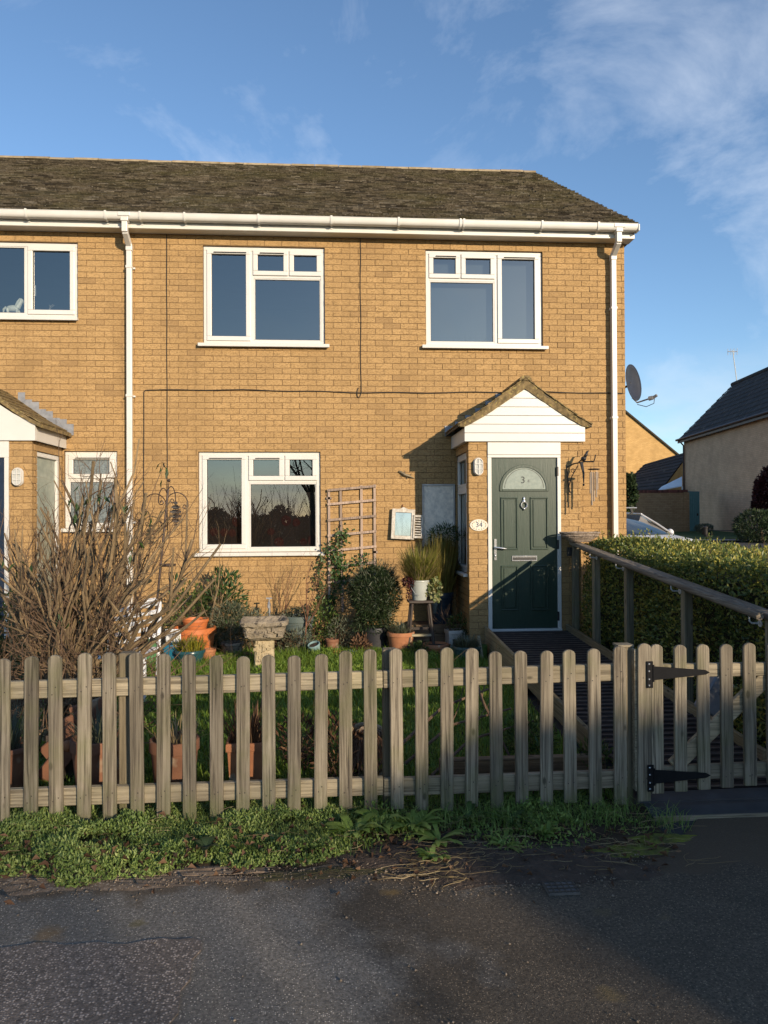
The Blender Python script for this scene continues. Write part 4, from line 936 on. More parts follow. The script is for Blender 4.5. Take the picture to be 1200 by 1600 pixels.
# ---------------------------------------------------------------- pots, ornaments
M_TERRA = pm('terracotta', (.40, .17, .075), (.30, .125, .06), 7, .8, .25, 40, speck=((.42, .30, .2), 9, .62))
M_TERRA2 = pm('old_terracotta', (.22, .10, .055), (.15, .07, .042), 6, .85, .3, 40, speck=((.30, .22, .15), 7, .6))
M_ORANGE = pm('orange_plastic', (.52, .16, .05), (.46, .135, .042), 4, .5)
M_PSOIL = pm('potting_soil', (.04, .028, .02), (.06, .04, .026), 30, .98, 1, 60)
def potmat(n, c, r=.45): return pm(n, c, tuple(x*.8 for x in c), 6, r)
def pot(name, x, y, rt, rb, h, mat, label, cat='pot', z=0, sq=0, rot=0, rim=.16, n=24, group=None, tilt=None):
    t = thing(name, (x, y, z), label, cat, group)
    pr = [(rb, 0), (rb+(rt*.93-rb)*.6, h*(1-rim)*.6), (rt*.93, h*(1-rim)), (rt, h*(1-rim)+.004), (rt, h-.006), (rt*.97, h), (rt*.88, h), (rt*.86, h*.86), (.004, h*.86)]
    m = MB(); m.lathe(pr, (x, y, z), n, rot=rot, sq=sq); T4 = None
    if tilt:
        T4 = Matrix.Translation((x, y, z+tilt[2])) @ Matrix.Rotation(tilt[0], 4, 'X') @ Matrix.Rotation(tilt[1], 4, 'Y') @ Matrix.Translation((-x, -y, -z)); m.xform(T4)
    m.build('body', mat, t, smooth=True)
    s = MB(); s.lathe([(rt*.84, h*.87), (rt*.5, h*.89), (.004, h*.9)], (x, y, z), n, rot=rot, sq=sq)
    if T4: s.xform(T4)
    s.build('soil', M_PSOIL, t)
    return t
# foliage materials
L_DARK = leafmat('dark_evergreen', [(.1, (.010, .020, .008)), (.5, (.022, .042, .014)), (.9, (.05, .075, .025))], .15)
L_MID = leafmat('mid_green_leaf', [(.1, (.025, .05, .012)), (.5, (.07, .12, .027)), (.9, (.14, .19, .05))])
L_IVY = leafmat('climber_leaf', [(.1, (.015, .04, .010)), (.5, (.035, .075, .018)), (.9, (.07, .12, .03))], .2)
L_HEDGE = leafmat('hedge_leaf', [(.12, (.04, .062, .018)), (.40, (.10, .14, .035)), (.56, (.22, .24, .055)), (.74, (.52, .44, .09))], .32, .38, 1.3, .55)
L_GRASS = leafmat('lawn_blade', [(.1, (.09, .17, .022)), (.5, (.17, .28, .04)), (.9, (.30, .38, .07))], .45)
L_COVER = leafmat('ground_cover_leaf', [(.2, (.075, .12, .03)), (.5, (.19, .275, .07)), (.8, (.38, .43, .14))], .3, .5, 5, .6)
L_STRAW = leafmat('straw', [(.1, (.16, .11, .05)), (.5, (.28, .21, .10)), (.9, (.38, .30, .16))], .2)
L_TAN = leafmat('dry_grass', [(.1, (.10, .085, .02)), (.5, (.22, .18, .045)), (.9, (.36, .28, .09))], .35)
L_BAMB = leafmat('yellow_green_blade', [(.1, (.10, .12, .02)), (.5, (.21, .21, .04)), (.9, (.36, .31, .10))], .35)
L_RED = leafmat('dark_red_leaf', [(.1, (.03, .008, .010)), (.5, (.06, .014, .016)), (.9, (.10, .03, .025))], .2)
L_VARI = leafmat('variegated_leaf', [(.1, (.06, .10, .03)), (.4, (.14, .18, .06)), (.7, (.38, .36, .18)), (.95, (.50, .47, .28))], .3)
L_YEL = leafmat('yellow_herb', [(.1, (.10, .13, .02)), (.5, (.24, .24, .03)), (.9, (.42, .33, .04))], .35)
L_WEED = leafmat('weed_leaf', [(.1, (.09, .16, .03)), (.5, (.18, .27, .055)), (.9, (.32, .40, .11))], .35)
L_GREY = leafmat('grey_green_leaf', [(.1, (.05, .06, .035)), (.5, (.10, .115, .07)), (.9, (.17, .18, .12))], .2)
L_DEAD = leafmat('dead_leaf', [(.1, (.06, .03, .016)), (.5, (.12, .06, .03)), (.9, (.22, .13, .07))], .15, .8)
M_STEM = pm('tan_stem', (.24, .17, .09), (.14, .10, .056), 11, .85, .5, 60, isl=.25)
M_TWIG = pm('brown_twig', (.17, .105, .06), (.10, .065, .04), 20, .85, .3, 80, isl=.2)
M_TWIGR = pm('red_twig', (.22, .10, .055), (.14, .07, .04), 20, .8)

def ell(n, c, rad_, shell=2.0, R=None):
    R = R or nr; d = rdir(n, 0, R); r = R.rand(n, 1)**(1/(3*shell)); return np.array(c)+d*r*np.array(rad_), d
def bush(parent, name, c, rad_, n, Ln, Wd, mat, shell=1.5, up=.3, lumps=5, fat=.42, seed=1, zmin=.0):
    R = np.random.RandomState(seed); P, d = ell(n, c, rad_, shell, R)
    k = R.normal(size=(lumps, 3))*3; ph = R.rand(lumps)*6
    f = sum(np.sin((P-np.array(c))/np.array(rad_) @ k[i]+ph[i]) for i in range(lumps))/lumps
    P = np.array(c)+(P-np.array(c))*(1+.28*f[:, None]); P[:, 2] = np.maximum(P[:, 2], zmin)
    D = unit(d*.8+R.normal(size=(n, 3))*.6+np.array([0, 0, up])); Nn = rdir(n, 1.0, R)
    v, t = leafgeo(P, D, Nn, Ln*(.6+.7*R.rand(n)), Wd*(.6+.7*R.rand(n)), .2, fat)
    return npmesh(name, v, t, mat, parent, kind='stuff')
def fanblades(parent, name, c, n, h, spread, wd, mat, seed=1, r0=.05, droop=.6):
    R = np.random.RandomState(seed); vs, ts, o = [], [], 0
    for i in range(n):
        a = R.rand()*6.283; rr = R.rand()*r0; p = np.array(c)+[math.cos(a)*rr, math.sin(a)*rr, 0]; H = h*(.45+.6*R.rand()); sp = spread*(.2+R.rand()); dp = droop*R.rand()
        a2 = a+R.normal()*.5; hd = np.array([math.cos(a2), math.sin(a2), 0]); s = np.array([-hd[1], hd[0], 0])*wd*(.6+.6*R.rand())
        pts = [p+hd*sp*t+np.array([0, 0, H*(t-dp*.55*t*t*t*1.3)]) for t in (0, .35, .65, .85, 1.0)]; wds = [.6, 1, .9, .55, .02]
        for q, wq in zip(pts, wds): vs += [q-s*wq/2, q+s*wq/2]
        for k in range(4): ts += [(o+2*k, o+2*k+1, o+2*k+3), (o+2*k, o+2*k+3, o+2*k+2)]
        o += 10
    return npmesh(name, np.array(vs), np.array(ts), mat, parent, kind='stuff')
def branches(mb, p, d, ln, r, depth, R, spread=.5, kids=3, n=5, wob=.12, up=.15):
    pts, rs = [p], [r]; q = p.copy(); dd = d.copy(); k = 5
    for i in range(k):
        dd = (dd+V(R.gauss(0, wob), R.gauss(0, wob), R.gauss(0, wob)+up*.2)).normalized(); q = q+dd*ln/k; pts.append(q.copy()); rs.append(r*(1-.5*(i+1)/k))
    mb.tube(pts, rs, n, cap=depth == 0 or r > .004)
    if depth > 0:
        for j in range(kids):
            i = R.randint(2, k); b = pts[i]; nd = (dd+V(R.gauss(0, spread), R.gauss(0, spread), R.gauss(0, spread)+up)).normalized()
            branches(mb, b, nd, ln*R.uniform(.4, .7), rs[i]*.62, depth-1, R, spread, kids, max(3, n-1), wob, up)
    return pts

# big pruned shrub
BASE = V(-1.86, -4.25, 0)
t = thing('pruned_shrub', BASE, 'large hard-pruned bare shrub with many upright tan stems behind the fence', 'shrub')
R3 = random.Random(21)
tips = [(3, 905), (-15, 860), (24, 852), (60, 835), (97, 752), (112, 860), (50, 880), (146, 722), (180, 748), (158, 752), (205, 792), (228, 772), (150, 800), (172, 775), (130, 775), (75, 800), (188, 815), (218, 850), (252, 800), (285, 812), (300, 845), (238, 880), (90, 900), (200, 900), (262, 915), (20, 930), (290, 905)]
thick, twigs = MB(), MB()
for i, (px_, py_) in enumerate(tips*2):
    sec = i >= len(tips)
    D_ = 5.25+R3.uniform(-.45, .5); tp = pix(px_+(R3.uniform(-22, 22) if sec else 0), py_+(R3.uniform(10, 70) if sec else 0), D_)
    b = BASE+V(R3.uniform(-.22, .26), R3.uniform(-.2, .2), R3.uniform(0, .25)); r = R3.uniform(.009, .018) if not sec else R3.uniform(.005, .011)
    pts, rs = [], []; side = V(R3.uniform(-.12, .12), R3.uniform(-.1, .1), 0)
    for k in range(9):
        s = k/8; p = b.lerp(tp, s)+side*math.sin(math.pi*s)+V(0, 0, .10*math.sin(math.pi*s)*(1 if abs(tp.x-b.x) > .4 else .3))+V(R3.gauss(0, .022), R3.gauss(0, .022), R3.gauss(0, .01))*(0 < k < 8); pts.append(p); rs.append(r*(1.15-.5*s))
    thick.tube(pts, rs, 7)
    thick.ball(pts[-1], rs[-1]*1.25, rs[-1]*1.25, rs[-1]*1.1, 6, 4)
    d = (pts[-1]-pts[-3]).normalized()
    for j in range(R3.randint(4, 8)):
        k = R3.randint(3, 8); branches(twigs, pts[k], (d+V(R3.gauss(0, .55), R3.gauss(0, .5), R3.gauss(.1, .5))).normalized(), R3.uniform(.12, .42), rs[k]*.34, 1, R3, .55, 2, 5, .16)
    if True:
        for j in range(3 if not sec else 1):
            k = R3.randint(3, 7); branches(twigs, pts[k], (d+V(R3.gauss(0, .5), R3.gauss(0, .4), .35)).normalized(), R3.uniform(.25, .55), rs[k]*.5, 2, R3, .5, 3, 5, .17)
            e = pts[k]+(d+V(R3.gauss(0, .4), R3.gauss(0, .3), .3)).normalized()*R3.uniform(.3, .6); thick.tube([pts[k], pts[k].lerp(e, .5)+V(R3.gauss(0, .02), 0, .02), e], [rs[k]*.75, rs[k]*.65, rs[k]*.5], 6)
for (a, b) in (((150, 1060), (345, 850)), ((160, 1050), (335, 905)), ((120, 1050), (300, 930)), ((140, 1060), (320, 955)), ((60, 1040), (-20, 880))):
    p, q = pix(*a, 5.1), pix(*b, 5.1+R3.uniform(-.2, .4)); p.z = max(p.z, .3); mid = p.lerp(q, .55)+V(.03, 0, -.07); thick.tube([BASE+V(.1, 0, .1), p.lerp(mid, .3), mid, q], [.015, .014, .012, .008], 7)
for i in range(300):
    a = R3.uniform(0, 6.283); rr = R3.uniform(.1, .75); p = BASE+V(rr*math.cos(a), rr*.7*math.sin(a), R3.uniform(.15, .7)); branches(twigs, p, V(R3.gauss(.2, .6), R3.gauss(0, .4), R3.uniform(.1, .8)).normalized(), R3.uniform(.25, .6), .0042, 1, R3, .6, 2, 4, .2)
thick.build('stems', M_STEM, t, smooth=True); twigs.build('twigs', M_TWIG, t, kind='stuff')
R = np.random.RandomState(4); P = []
for (px_, py_, D_, k) in ((258, 722, 5.4, 4), (250, 740, 5.4, 2), (105, 770, 5.2, 3), (28, 880, 5.0, 6), (210, 855, 5.3, 4), (180, 790, 5.3, 7), (230, 800, 5.3, 6), (120, 800, 5.2, 6), (100, 970, 5.0, 4), (275, 900, 5.3, 4), (150, 770, 5.2, 7)):
    for j in range(k): P.append(np.array(pix(px_, py_, D_))+R.normal(size=3)*.035)
P = np.array(P); v, tt = leafgeo(P, np.stack([R.normal(size=len(P))*.5, R.normal(size=len(P))*.4, -np.ones(len(P))], 1), rdir(len(P), 0, R), .075, .026); npmesh('remaining_leaves', v, tt, L_IVY, t, kind='stuff')
m = MB(); m.tube([pix(228, 800, 5.3), pix(240, 765, 5.35), pix(258, 722, 5.4)], .003, 4); m.tube([pix(180, 860, 5.3), pix(228, 800, 5.3)], .004, 4); m.build('long_twig', M_TWIG, t)
bush(thing('leafy_shrub', (-2.6, -2.6, 0), 'low dark leafy shrub half hidden behind the bare pruned stems', 'shrub'), 'foliage', (-2.6, -2.6, .55), (.55, .4, .5), 2600, .06, .03, L_IVY, seed=6)

# white slatted garden chair
t = thing('garden_chair', (-1.92, -2.5, 0), 'white slatted plastic garden chair behind the shrub stems', 'chair')
M_PLW = pm('white_plastic', (.72, .74, .76), (.62, .64, .66), 5, .4)
for k in range(5):
    z = .50+k*.075; m = MB(); m.tube([(-2.12, -2.40+.02*k*.5, z-.03), (-1.95, -2.42, z+.005), (-1.78, -2.42, z+.03), (-1.68, -2.40, z+.05)], .022, 6); m.build('back_slat', M_PLW, t, smooth=True)
m = MB(); m.tube([(-1.68, -2.40, 0), (-1.665, -2.40, .45), (-1.66, -2.38, .86), (-1.70, -2.38, .885), (-1.80, -2.39, .87)], .02, 8); m.build('frame', M_PLW, t, smooth=True)
m = MB(); m.tube([(-2.14, -2.40, 0), (-2.14, -2.40, .44), (-2.14, -2.38, .80)], .02, 8); m.build('frame', M_PLW, t, smooth=True)
m = MB(); m.box(-2.14, -1.67, -2.88, -2.40, .41, .44); m.build('seat', M_PLW, t, bevel=.01)
for x in (-2.12, -1.69):
    m = MB(); m.tube([(x, -2.85, 0), (x, -2.84, .42)], .02, 8); m.build('leg', M_PLW, t)

# pots near the wall
t = pot('plastic_tub', -1.62, -.85, .255, .19, .40, M_ORANGE, 'large bright orange plastic tub with a smaller orange pot set in it', 'tub')
m = MB(); m.lathe([(.11, .34), (.145, .47), (.155, .47), (.155, .50), (.135, .50), (.13, .45), (.01, .44)], (-1.60, -.87, 0), 22); m.build('inner_pot', M_ORANGE, t, smooth=True)
t = thing('slate_tag', (-1.80, -1.13, .24), 'small white tile with a grey heart leaning on the orange tub', 'ornament')
m = MB(); m.obox((-1.80, -1.13, .345), (.085, 0, 0), (0, .006, .001), (0, -.012, .075)); m.build('tile', M_PLW, t, bevel=.01)
m = MB(); hp = []
for k in range(24):
    a = 2*math.pi*k/24; hp.append((-1.80+.0037*16*math.sin(a)**3*.95, -1.139-.012*.0, .348+.0037*(13*math.cos(a)-5*math.cos(2*a)-2*math.cos(3*a)-math.cos(4*a))))
m.prism([(x, -1.144-(z-.345)*.15, z) for x, y, z in hp], (0, .003, 0)); m.build('heart', pm('slate_grey', (.16, .17, .18), (.3, .3, .31), 60, .7), t)
pot('ceramic_pot', -1.80, -1.22, .095, .075, .27, potmat('blue_glaze_pot', (.012, .13, .22), .25), 'bright blue square glazed pot beside the orange tub', sq=.75, rot=.2)
t = pot('glazed_bowl', -1.575, -1.32, .165, .11, .22, potmat('teal_glaze', (.02, .075, .09), .25), 'dark teal glazed bowl of yellow-green herbs'); fanblades(t, 'herb', (-1.575, -1.32, .19), 320, .20, .11, .012, L_YEL, 3, .13, .5)
pot('plastic_pot', -2.02, -1.25, .085, .075, .34, potmat('green_pot', (.08, .22, .09), .5), 'tall plain green plastic pot beside the blue square pot', rim=.08)
t = pot('terracotta_pot', -1.40, -1.18, .082, .06, .20, M_TERRA, 'small plain terracotta pot between the teal bowl and the birdbath'); m = MB(); branches(m, V(-1.40, -1.18, .17), V(.05, 0, 1), .22, .004, 1, R3); m.build('dead_stem', M_TWIG, t)
M_STONE = pm('pale_carved_stone', (.46, .38, .25), (.32, .26, .16), 11, .9, .8, 28, speck=((.12, .09, .06), 18, .60), bd=.02)
M_STONE2 = pm('lichen_stone', (.30, .25, .18), (.19, .16, .12), 9, .92, .9, 25, speck=((.07, .06, .05), 14, .58), bd=.025)
t = pot('stone_planter', -1.19, -.80, .13, .10, .21, M_STONE2, 'rough grey stone planter beside the birdbath'); m = MB(); m.box(-1.33, -1.10, -1.07, -.96, 0, .10, .008); tag(m.build('stone_block', M_STONE, bevel=.01), 'small yellow stone block lying beside the birdbath', 'stone block')
bush(t, 'dry_herb', (-1.19, -.72, .42), (.32, .25, .24), 2600, .055, .008, L_GREY, 1.2, .5, seed=8)
# birdbath
t = thing('birdbath', (-.74, -1.62, 0), 'pale stone birdbath with square carved basin on the lawn', 'birdbath')
m = MB(); m.lathe([(.10, .02), (.125, .03), (.128, .08), (.108, .10), (.106, .30), (.11, .375)], (-.74, -1.62, 0), 28, sq=.9, rot=.08); m.build('pedestal', M_STONE, t, bevel=.006)
m = MB(); m.lathe([(.15, 0), (.16, .025)], (-.74, -1.62, 0), 28, sq=.9, rot=.08); m.build('foot', M_STONE, t)
m = MB(); m.lathe([(.10, .372), (.17, .385), (.205, .41), (.222, .46), (.226, .505), (.236, .52), (.256, .54), (.258, .572), (.246, .585), (.222, .578), (.20, .555), (.15, .53), (.01, .52)], (-.74, -1.62, 0), 44, sq=.72, rot=.08); 
Rb = random.Random(77); m.v = [(x+Rb.gauss(0, .0028), y+Rb.gauss(0, .0028), z+Rb.gauss(0, .0022)) for x, y, z in m.v]; bs = m.build('basin', M_STONE2, t)
m = MB()
for s in range(34):                       # carved relief on the faces
    x = -.92+.36*Rb.random(); z = .42+.09*Rb.random(); yy = -1.856+.006*Rb.random(); m.box(x, x+Rb.uniform(.012, .05), yy, yy+.03, z, z+Rb.uniform(.01, .04), .004)
m.build('carving', M_STONE2, bs, kind='stuff')
m = MB()
for s in range(40):
    x = -.845+.19*Rb.random(); z = .10+.25*Rb.random(); m.box(x, x+Rb.uniform(.01, .035), -1.742, -1.722, z, z+Rb.uniform(.01, .04), .003)
m.build('pedestal_carving', M_STONE, t, kind='stuff')
# standpipe tap
t = thing('garden_tap', (-.80, -.30, 0), 'grey metal standpipe tap by the house wall', 'tap')
m = MB(); m.tube([(-.80, -.30, 0), (-.80, -.30, .60)], .014, 8); m.build('pipe', M_LEAD, t, smooth=True)
m = MB(); m.tube([(-.80, -.30, .58), (-.80, -.36, .61), (-.80, -.40, .59), (-.80, -.41, .55)], [.02, .018, .016, .013], 8); m.tube([(-.80, -.33, .61), (-.80, -.33, .665)], .009, 6); m.box(-.835, -.765, -.337, -.323, .66, .675); m.build('tap_head', M_LEAD, t, smooth=True)
t = pot('tub_planter', -.44, -.40, .205, .15, .46, potmat('grey_green_tub', (.10, .13, .12), .6), 'wide grey-green planter with wire handle under the window', 'planter'); m = MB(); m.tube([(-.30+.03*math.cos(k*.5236), -.62, .34+.05*math.sin(k*.5236)) for k in range(7)], .004, 5); m.build('handle', M_LEAD, t); bush(t, 'plant', (-.44, -.40, .46), (.2, .16, .09), 500, .05, .014, L_GREY, seed=9)
pot('small_pot', -.20, -.75, .075, .05, .16, potmat('pale_blue_pot', (.22, .34, .36), .45), 'pale blue flared pot lying at the edge of the lawn', tilt=(.35, -.25, .025))
pot('small_pot', .045, -.95, .065, .05, .105, M_ORANGE, 'small bright orange pot at the lawn edge below the trellis')
pot('small_pot', .22, -.85, .055, .045, .10, potmat('grey_blue_pot', (.12, .16, .17), .5), 'small grey-blue pot beside the little orange one')
t = pot('terracotta_pot', .79, -.86, .165, .115, .31, M_TERRA, 'large rimmed terracotta pot with wispy growth under the shutter mirror'); fanblades(t, 'wispy_plant', (.79, -.86, .27), 260, .2, .14, .007, L_GREY, 5, .12, .8)
pot('terracotta_bowl', 1.185, -1.02, .152, .09, .19, M_TERRA, 'glazed terracotta bowl pot with bare soil by the porch', rim=.22)
t = pot('square_pot', 1.46, -.70, .105, .095, .30, potmat('cream_square', (.44, .42, .38), .6), 'square cream pot with dark moulded leaf and dead stems beside the porch', sq=.92, rot=.12)
m = MB(); m.prism([(1.445+.04*math.cos(a*.785)*(1 if a % 2 else .55), -.812, .17+.045*math.sin(a*.785)*(1 if a % 2 else .6)) for a in range(8)], (0, .012, 0)); m.build('moulded_leaf', M_BLACK, t)
m = MB()
for k in range(22): branches(m, V(1.46+R3.uniform(-.07, .07), -.70+R3.uniform(-.07, .07), .25), V(R3.gauss(-.35, .5), R3.gauss(0, .4), 1).normalized(), R3.uniform(.15, .33), .003, 1, R3, .5, 2, 4)
m.build('dead_stems', M_TWIG, t, kind='stuff'); bush(t, 'leaves', (1.5, -.70, .38), (.12, .09, .08), 260, .05, .014, L_MID, seed=10)
t = pot('glazed_pot', 1.50, -1.32, .165, .13, .21, potmat('sea_green_pot', (.045, .085, .075), .4), 'sea-green round pot of lavender beside the porch wall'); fanblades(t, 'lavender', (1.50, -1.32, .18), 420, .17, .12, .006, L_GREY, 7, .14, .5)
pot('plastic_pot', 1.672, -1.28, .07, .06, .21, potmat('lime_green_pot', (.10, .17, .04), .5), 'small lime green pot against the ramp side board', rim=.1)
m = MB(); m.beam((1.655, -1.42, .02), (1.62, -1.36, .33), .02, .035); tag(m.build('wooden_stake', M_RAIL), 'short wooden stake leaning on the lime green pot', 'stake')
pot('small_pot', -.98, -1.02, .06, .045, .12, M_TERRA2, 'small weathered clay pot beside the stone planter')
pot('small_pot', -.02, -.62, .085, .065, .20, M_TERRA2, 'old brown clay pot half hidden below the trellis')
pot('small_pot', .62, -1.02, .06, .045, .11, potmat('dull_green_pot', (.06, .09, .06), .6), 'little dull green pot in front of the dark round bush')
pot('small_pot', 1.32, -.80, .075, .06, .15, M_TERRA2, 'stained clay pot between the stool and the cream pot')
pot('small_pot', -2.24, -1.0, .08, .065, .2, potmat('charcoal_pot', (.04, .042, .045), .6), 'charcoal plastic pot beside the tall green pot')
# raised timber bed, stool, buckets
t = thing('timber_bed', (1.27, -.28, 0), 'low raised bed of brown timber boards against the wall by the porch', 'planter')
M_BOARD = woodmat('bed_board', 0, (.20, .135, .08), (.26, .18, .11), (.11, .075, .045))
for k in range(3):
    m = MB(); m.box(.93, 1.585, -.50, -.46, .003+k*.112, .108+k*.112); m.build('board', M_BOARD, t, bevel=.004)
m = MB(); m.box(.95, 1.57, -.459, -.02, .0, .315); m.build('soil_fill', M_PSOIL, t)
t = pot('plastic_planter', 1.355, -.27, .165, .125, .40, potmat('navy_pot', (.018, .035, .055), .4), 'big navy blue planter of tall dry grass beside the porch window', z=.316)
m = MB()
for k in range(5): m.tube([(1.355+(.135+.006*k)*math.cos(a*.2618), -.27+(.135+.006*k)*math.sin(a*.2618), .40+k*.055) for a in range(25)], .004, 5)
m.build('ribs', potmat('navy_rib', (.018, .035, .055), .4), t, smooth=True)
fanblades(t, 'tall_grass', (1.355, -.27, .66), 1500, .85, .17, .009, L_TAN, 11, .15, .35); fanblades(t, 'green_blades', (1.355, -.27, .66), 420, .86, .2, .012, L_BAMB, 12, .13, .5)
bush(t, 'top_leaves', (1.42, -.2, 1.42), (.2, .12, .14), 420, .07, .016, L_IVY, seed=33)
t = thing('step_stool', (1.02, -.86, 0), 'dark wooden step stool carrying the white bucket', 'stool')
M_DKWOOD = pm('dark_painted_wood', (.045, .035, .03), (.07, .055, .045), 9, .5)
m = MB(); m.box(.875, 1.165, -.99, -.73, .655, .683); m.build('seat', M_DKWOOD, t, bevel=.006)
for sx_, sy_ in ((-1, -1), (1, -1), (-1, 1), (1, 1)):
    m = MB(); m.beam((1.02+sx_*.10, -.86+sy_*.08, .655), (1.02+sx_*.165, -.86+sy_*.125, 0), .028, .028); m.build('leg', M_DKWOOD, t, bevel=.004)
m = MB(); m.beam((.895, -.96, .28), (1.145, -.96, .28), .022, .03); m.build('stretcher', M_RAIL, t)
m = MB(); m.beam((.90, -.765, .33), (1.14, -.765, .33), .022, .03); m.build('stretcher', M_DKWOOD, t)
t = pot('metal_bucket', 1.02, -.86, .125, .085, .235, potmat('white_enamel', (.40, .42, .39), .35), 'white enamel bucket of yellow-green grass on the stool', 'bucket', z=.684, rim=.08)
m = MB(); m.tube([(.90, -.87, .89), (.91, -.975, .83), (.95, -.985, .77), (1.0, -.972, .745)], .0035, 5); m.build('handle', M_LEAD, t)
fanblades(t, 'grass', (1.02, -.86, .88), 900, .50, .27, .009, L_BAMB, 14, .09, .75); fanblades(t, 'dry_blades', (1.02, -.86, .88), 380, .45, .30, .007, L_STRAW, 15, .09, .8)
bush(t, 'dark_red_trailer', (.90, -.90, .90), (.10, .09, .055), 330, .03, .02, L_RED, seed=16); bush(t, 'dark_red_hanging', (.885, -.92, .78), (.03, .05, .12), 120, .028, .018, L_RED, seed=17)
bush(t, 'variegated_ivy', (1.185, -.93, .80), (.075, .06, .15), 190, .045, .036, L_VARI, seed=18, fat=.5)
# round dark bush in its pot, low mixed growth
t = pot('dark_pot', .50, -.62, .17, .13, .34, potmat('black_pot', (.03, .03, .035), .5), 'black pot with a round dark rosemary-like bush under the trellis', 'potted bush')
bush(t, 'foliage', (.50, -.62, .72), (.30, .28, .34), 7500, .055, .010, L_DARK, 1.6, .35, 7, seed=19); bush(t, 'tips', (.52, -.66, .78), (.31, .28, .35), 900, .06, .009, L_GREY, 4, .5, 7, seed=20)
bush(t, 'under_leaves', (.48, -.64, .40), (.26, .22, .14), 1500, .06, .012, L_DARK, 1.2, 0, seed=21)
def lowplant(x, y, r, h, n, mat, label, seed, Ln=.05, Wd=.02, name='low_plant'):
    t = thing(name, (x, y, 0), label, 'plant'); bush(t, 'foliage', (x, y, h*.5), (r, r*.8, h*.55), n, Ln, Wd, mat, 1.2, .5, seed=seed, zmin=.01)
    m = MB()
    for k in range(7): branches(m, V(x+R3.uniform(-.3, .3)*r, y+R3.uniform(-.3, .3)*r, 0), V(R3.gauss(0, .4), R3.gauss(0, .4), 1).normalized(), h*.9, .004, 1, R3, .5, 2, 4)
    m.build('stems', M_TWIG, t)
lowplant(-1.33, -.42, .28, 1.0, 900, L_IVY, 'evergreen shrub with glossy leaves against the wall between the orange tub and the tap', 31, .085, .03, 'evergreen_shrub')
lowplant(-1.72, -.45, .30, .85, 800, L_MID, 'mid-green leafy shrub behind the orange tub', 32, .08, .028, 'evergreen_shrub')
lowplant(-.98, -.45, .26, .52, 1500, L_GREY, 'dry grey-green herb clump by the tap', 33, .06, .009)
lowplant(-.18, -.42, .22, .62, 900, L_MID, 'leafy green clump at the foot of the trellis climber', 34, .05, .022)
lowplant(.12, -.52, .20, .42, 800, L_GREY, 'grey low herb clump beside the dark round bush', 35, .05, .012)
lowplant(.32, -.78, .12, .24, 320, L_DEAD, 'brown dead flower clump in front of the dark round bush', 36, .05, .022)
lowplant(.98, -1.10, .13, .22, 520, L_MID, 'small green clump between the terracotta pot and bowl', 37, .04, .014)
lowplant(-.45, -.66, .22, .30, 1100, L_GREY, 'straggly grey-brown herb in front of the wide planter', 44, .05, .010)
lowplant(-.62, -.55, .20, .30, 600, L_DEAD, 'brown withered clump beneath the window behind the birdbath', 38, .05, .016)
lowplant(.66, -.62, .20, .40, 600, L_GREY, 'wispy grey clump between dark bush and stool', 39, .05, .010)
lowplant(1.60, -.82, .12, .30, 420, L_DARK, 'small dark green clump at the foot of the porch wall', 40, .06, .010)
# bare saplings
def sapling(x, y, h, label, seed, lean=(0, 0), r=.011, mat=None):
    R = random.Random(seed); t = thing('bare_sapling', (x, y, 0), label, 'sapling'); m = MB()
    m.tube([(x, y, 0), (x+lean[0]*.3, y, h*.35), (x+lean[0]*.5, y, h*.5)], [r, r*.85, r*.75], 7); m.build('trunk', mat or M_TWIGR, t, smooth=True)
    b = MB()
    for k in range(7):
        z = h*(.25+.25*k/7); p = V(x+lean[0]*z/h, y, z); branches(b, p, V(R.gauss(lean[0]*1.2, .42), R.gauss(0, .3), 1).normalized(), h*R.uniform(.35, .6), r*.5, 2, R, .38, 3, 5, .10, .3)
    b.build('branches', mat or M_TWIGR, t)
sapling(-.36, -.62, 1.18, 'slender bare reddish sapling standing between the birdbath and the trellis climber', 41, (.10, 0)); sapling(-.70, -.25, 1.15, 'thin bare sapling beside the tap against the wall', 42, (.22, 0), .007)
sapling(-1.50, -.72, 1.25, 'bare stubby green-barked stem rising behind the orange tub', 43, (.16, 0), .014, M_STEM)
# trellis with climber
t = thing('wall_trellis', (.23, -.03, .9), 'pinkish timber lattice trellis fixed to the brick wall', 'trellis')
M_TREL = woodmat('trellis_wood', 2, (.34, .255, .20), (.42, .32, .25), (.20, .15, .12))
for i, (x, z1) in enumerate(((-.055, 2.03), (.095, 2.05), (.365, 2.08), (.535, 2.09))):
    m = MB(); m.beam((x+(.02 if i == 1 else 0), -.022, .45), (x, -.022, z1), .03, .018, (0, 1, 0)) ; m.build('upright', M_TREL, t)
for z in (2.015, 1.835, 1.63, 1.43, 1.235, 1.03, .83):
    m = MB(); m.beam((-.075, -.0415, z), (.555, -.0415, z+.055), .02, .03); m.build('crosspiece', M_TREL, t)
m = MB(); m.box(-.09, -.02, -.031, -.004, 1.9, 1.93).box(.52, .57, -.031, -.004, 1.2, 1.23); m.build('wall_batten', M_TREL, t)
t = thing('climbing_plant', (-.02, -.10, 0), 'dark green leafy climber growing up the trellis', 'climber')
Rk = np.random.RandomState(50); path = [(-.02, .0), (.02, .3), (-.05, .55), (.02, .8), (.06, 1.05), (.03, 1.25), (.10, 1.42), (.16, 1.47)]; path2 = [(-.02, .45), (-.14, .65), (-.20, .85), (-.16, 1.05), (-.10, 1.2), (.0, 1.32)]
P = []
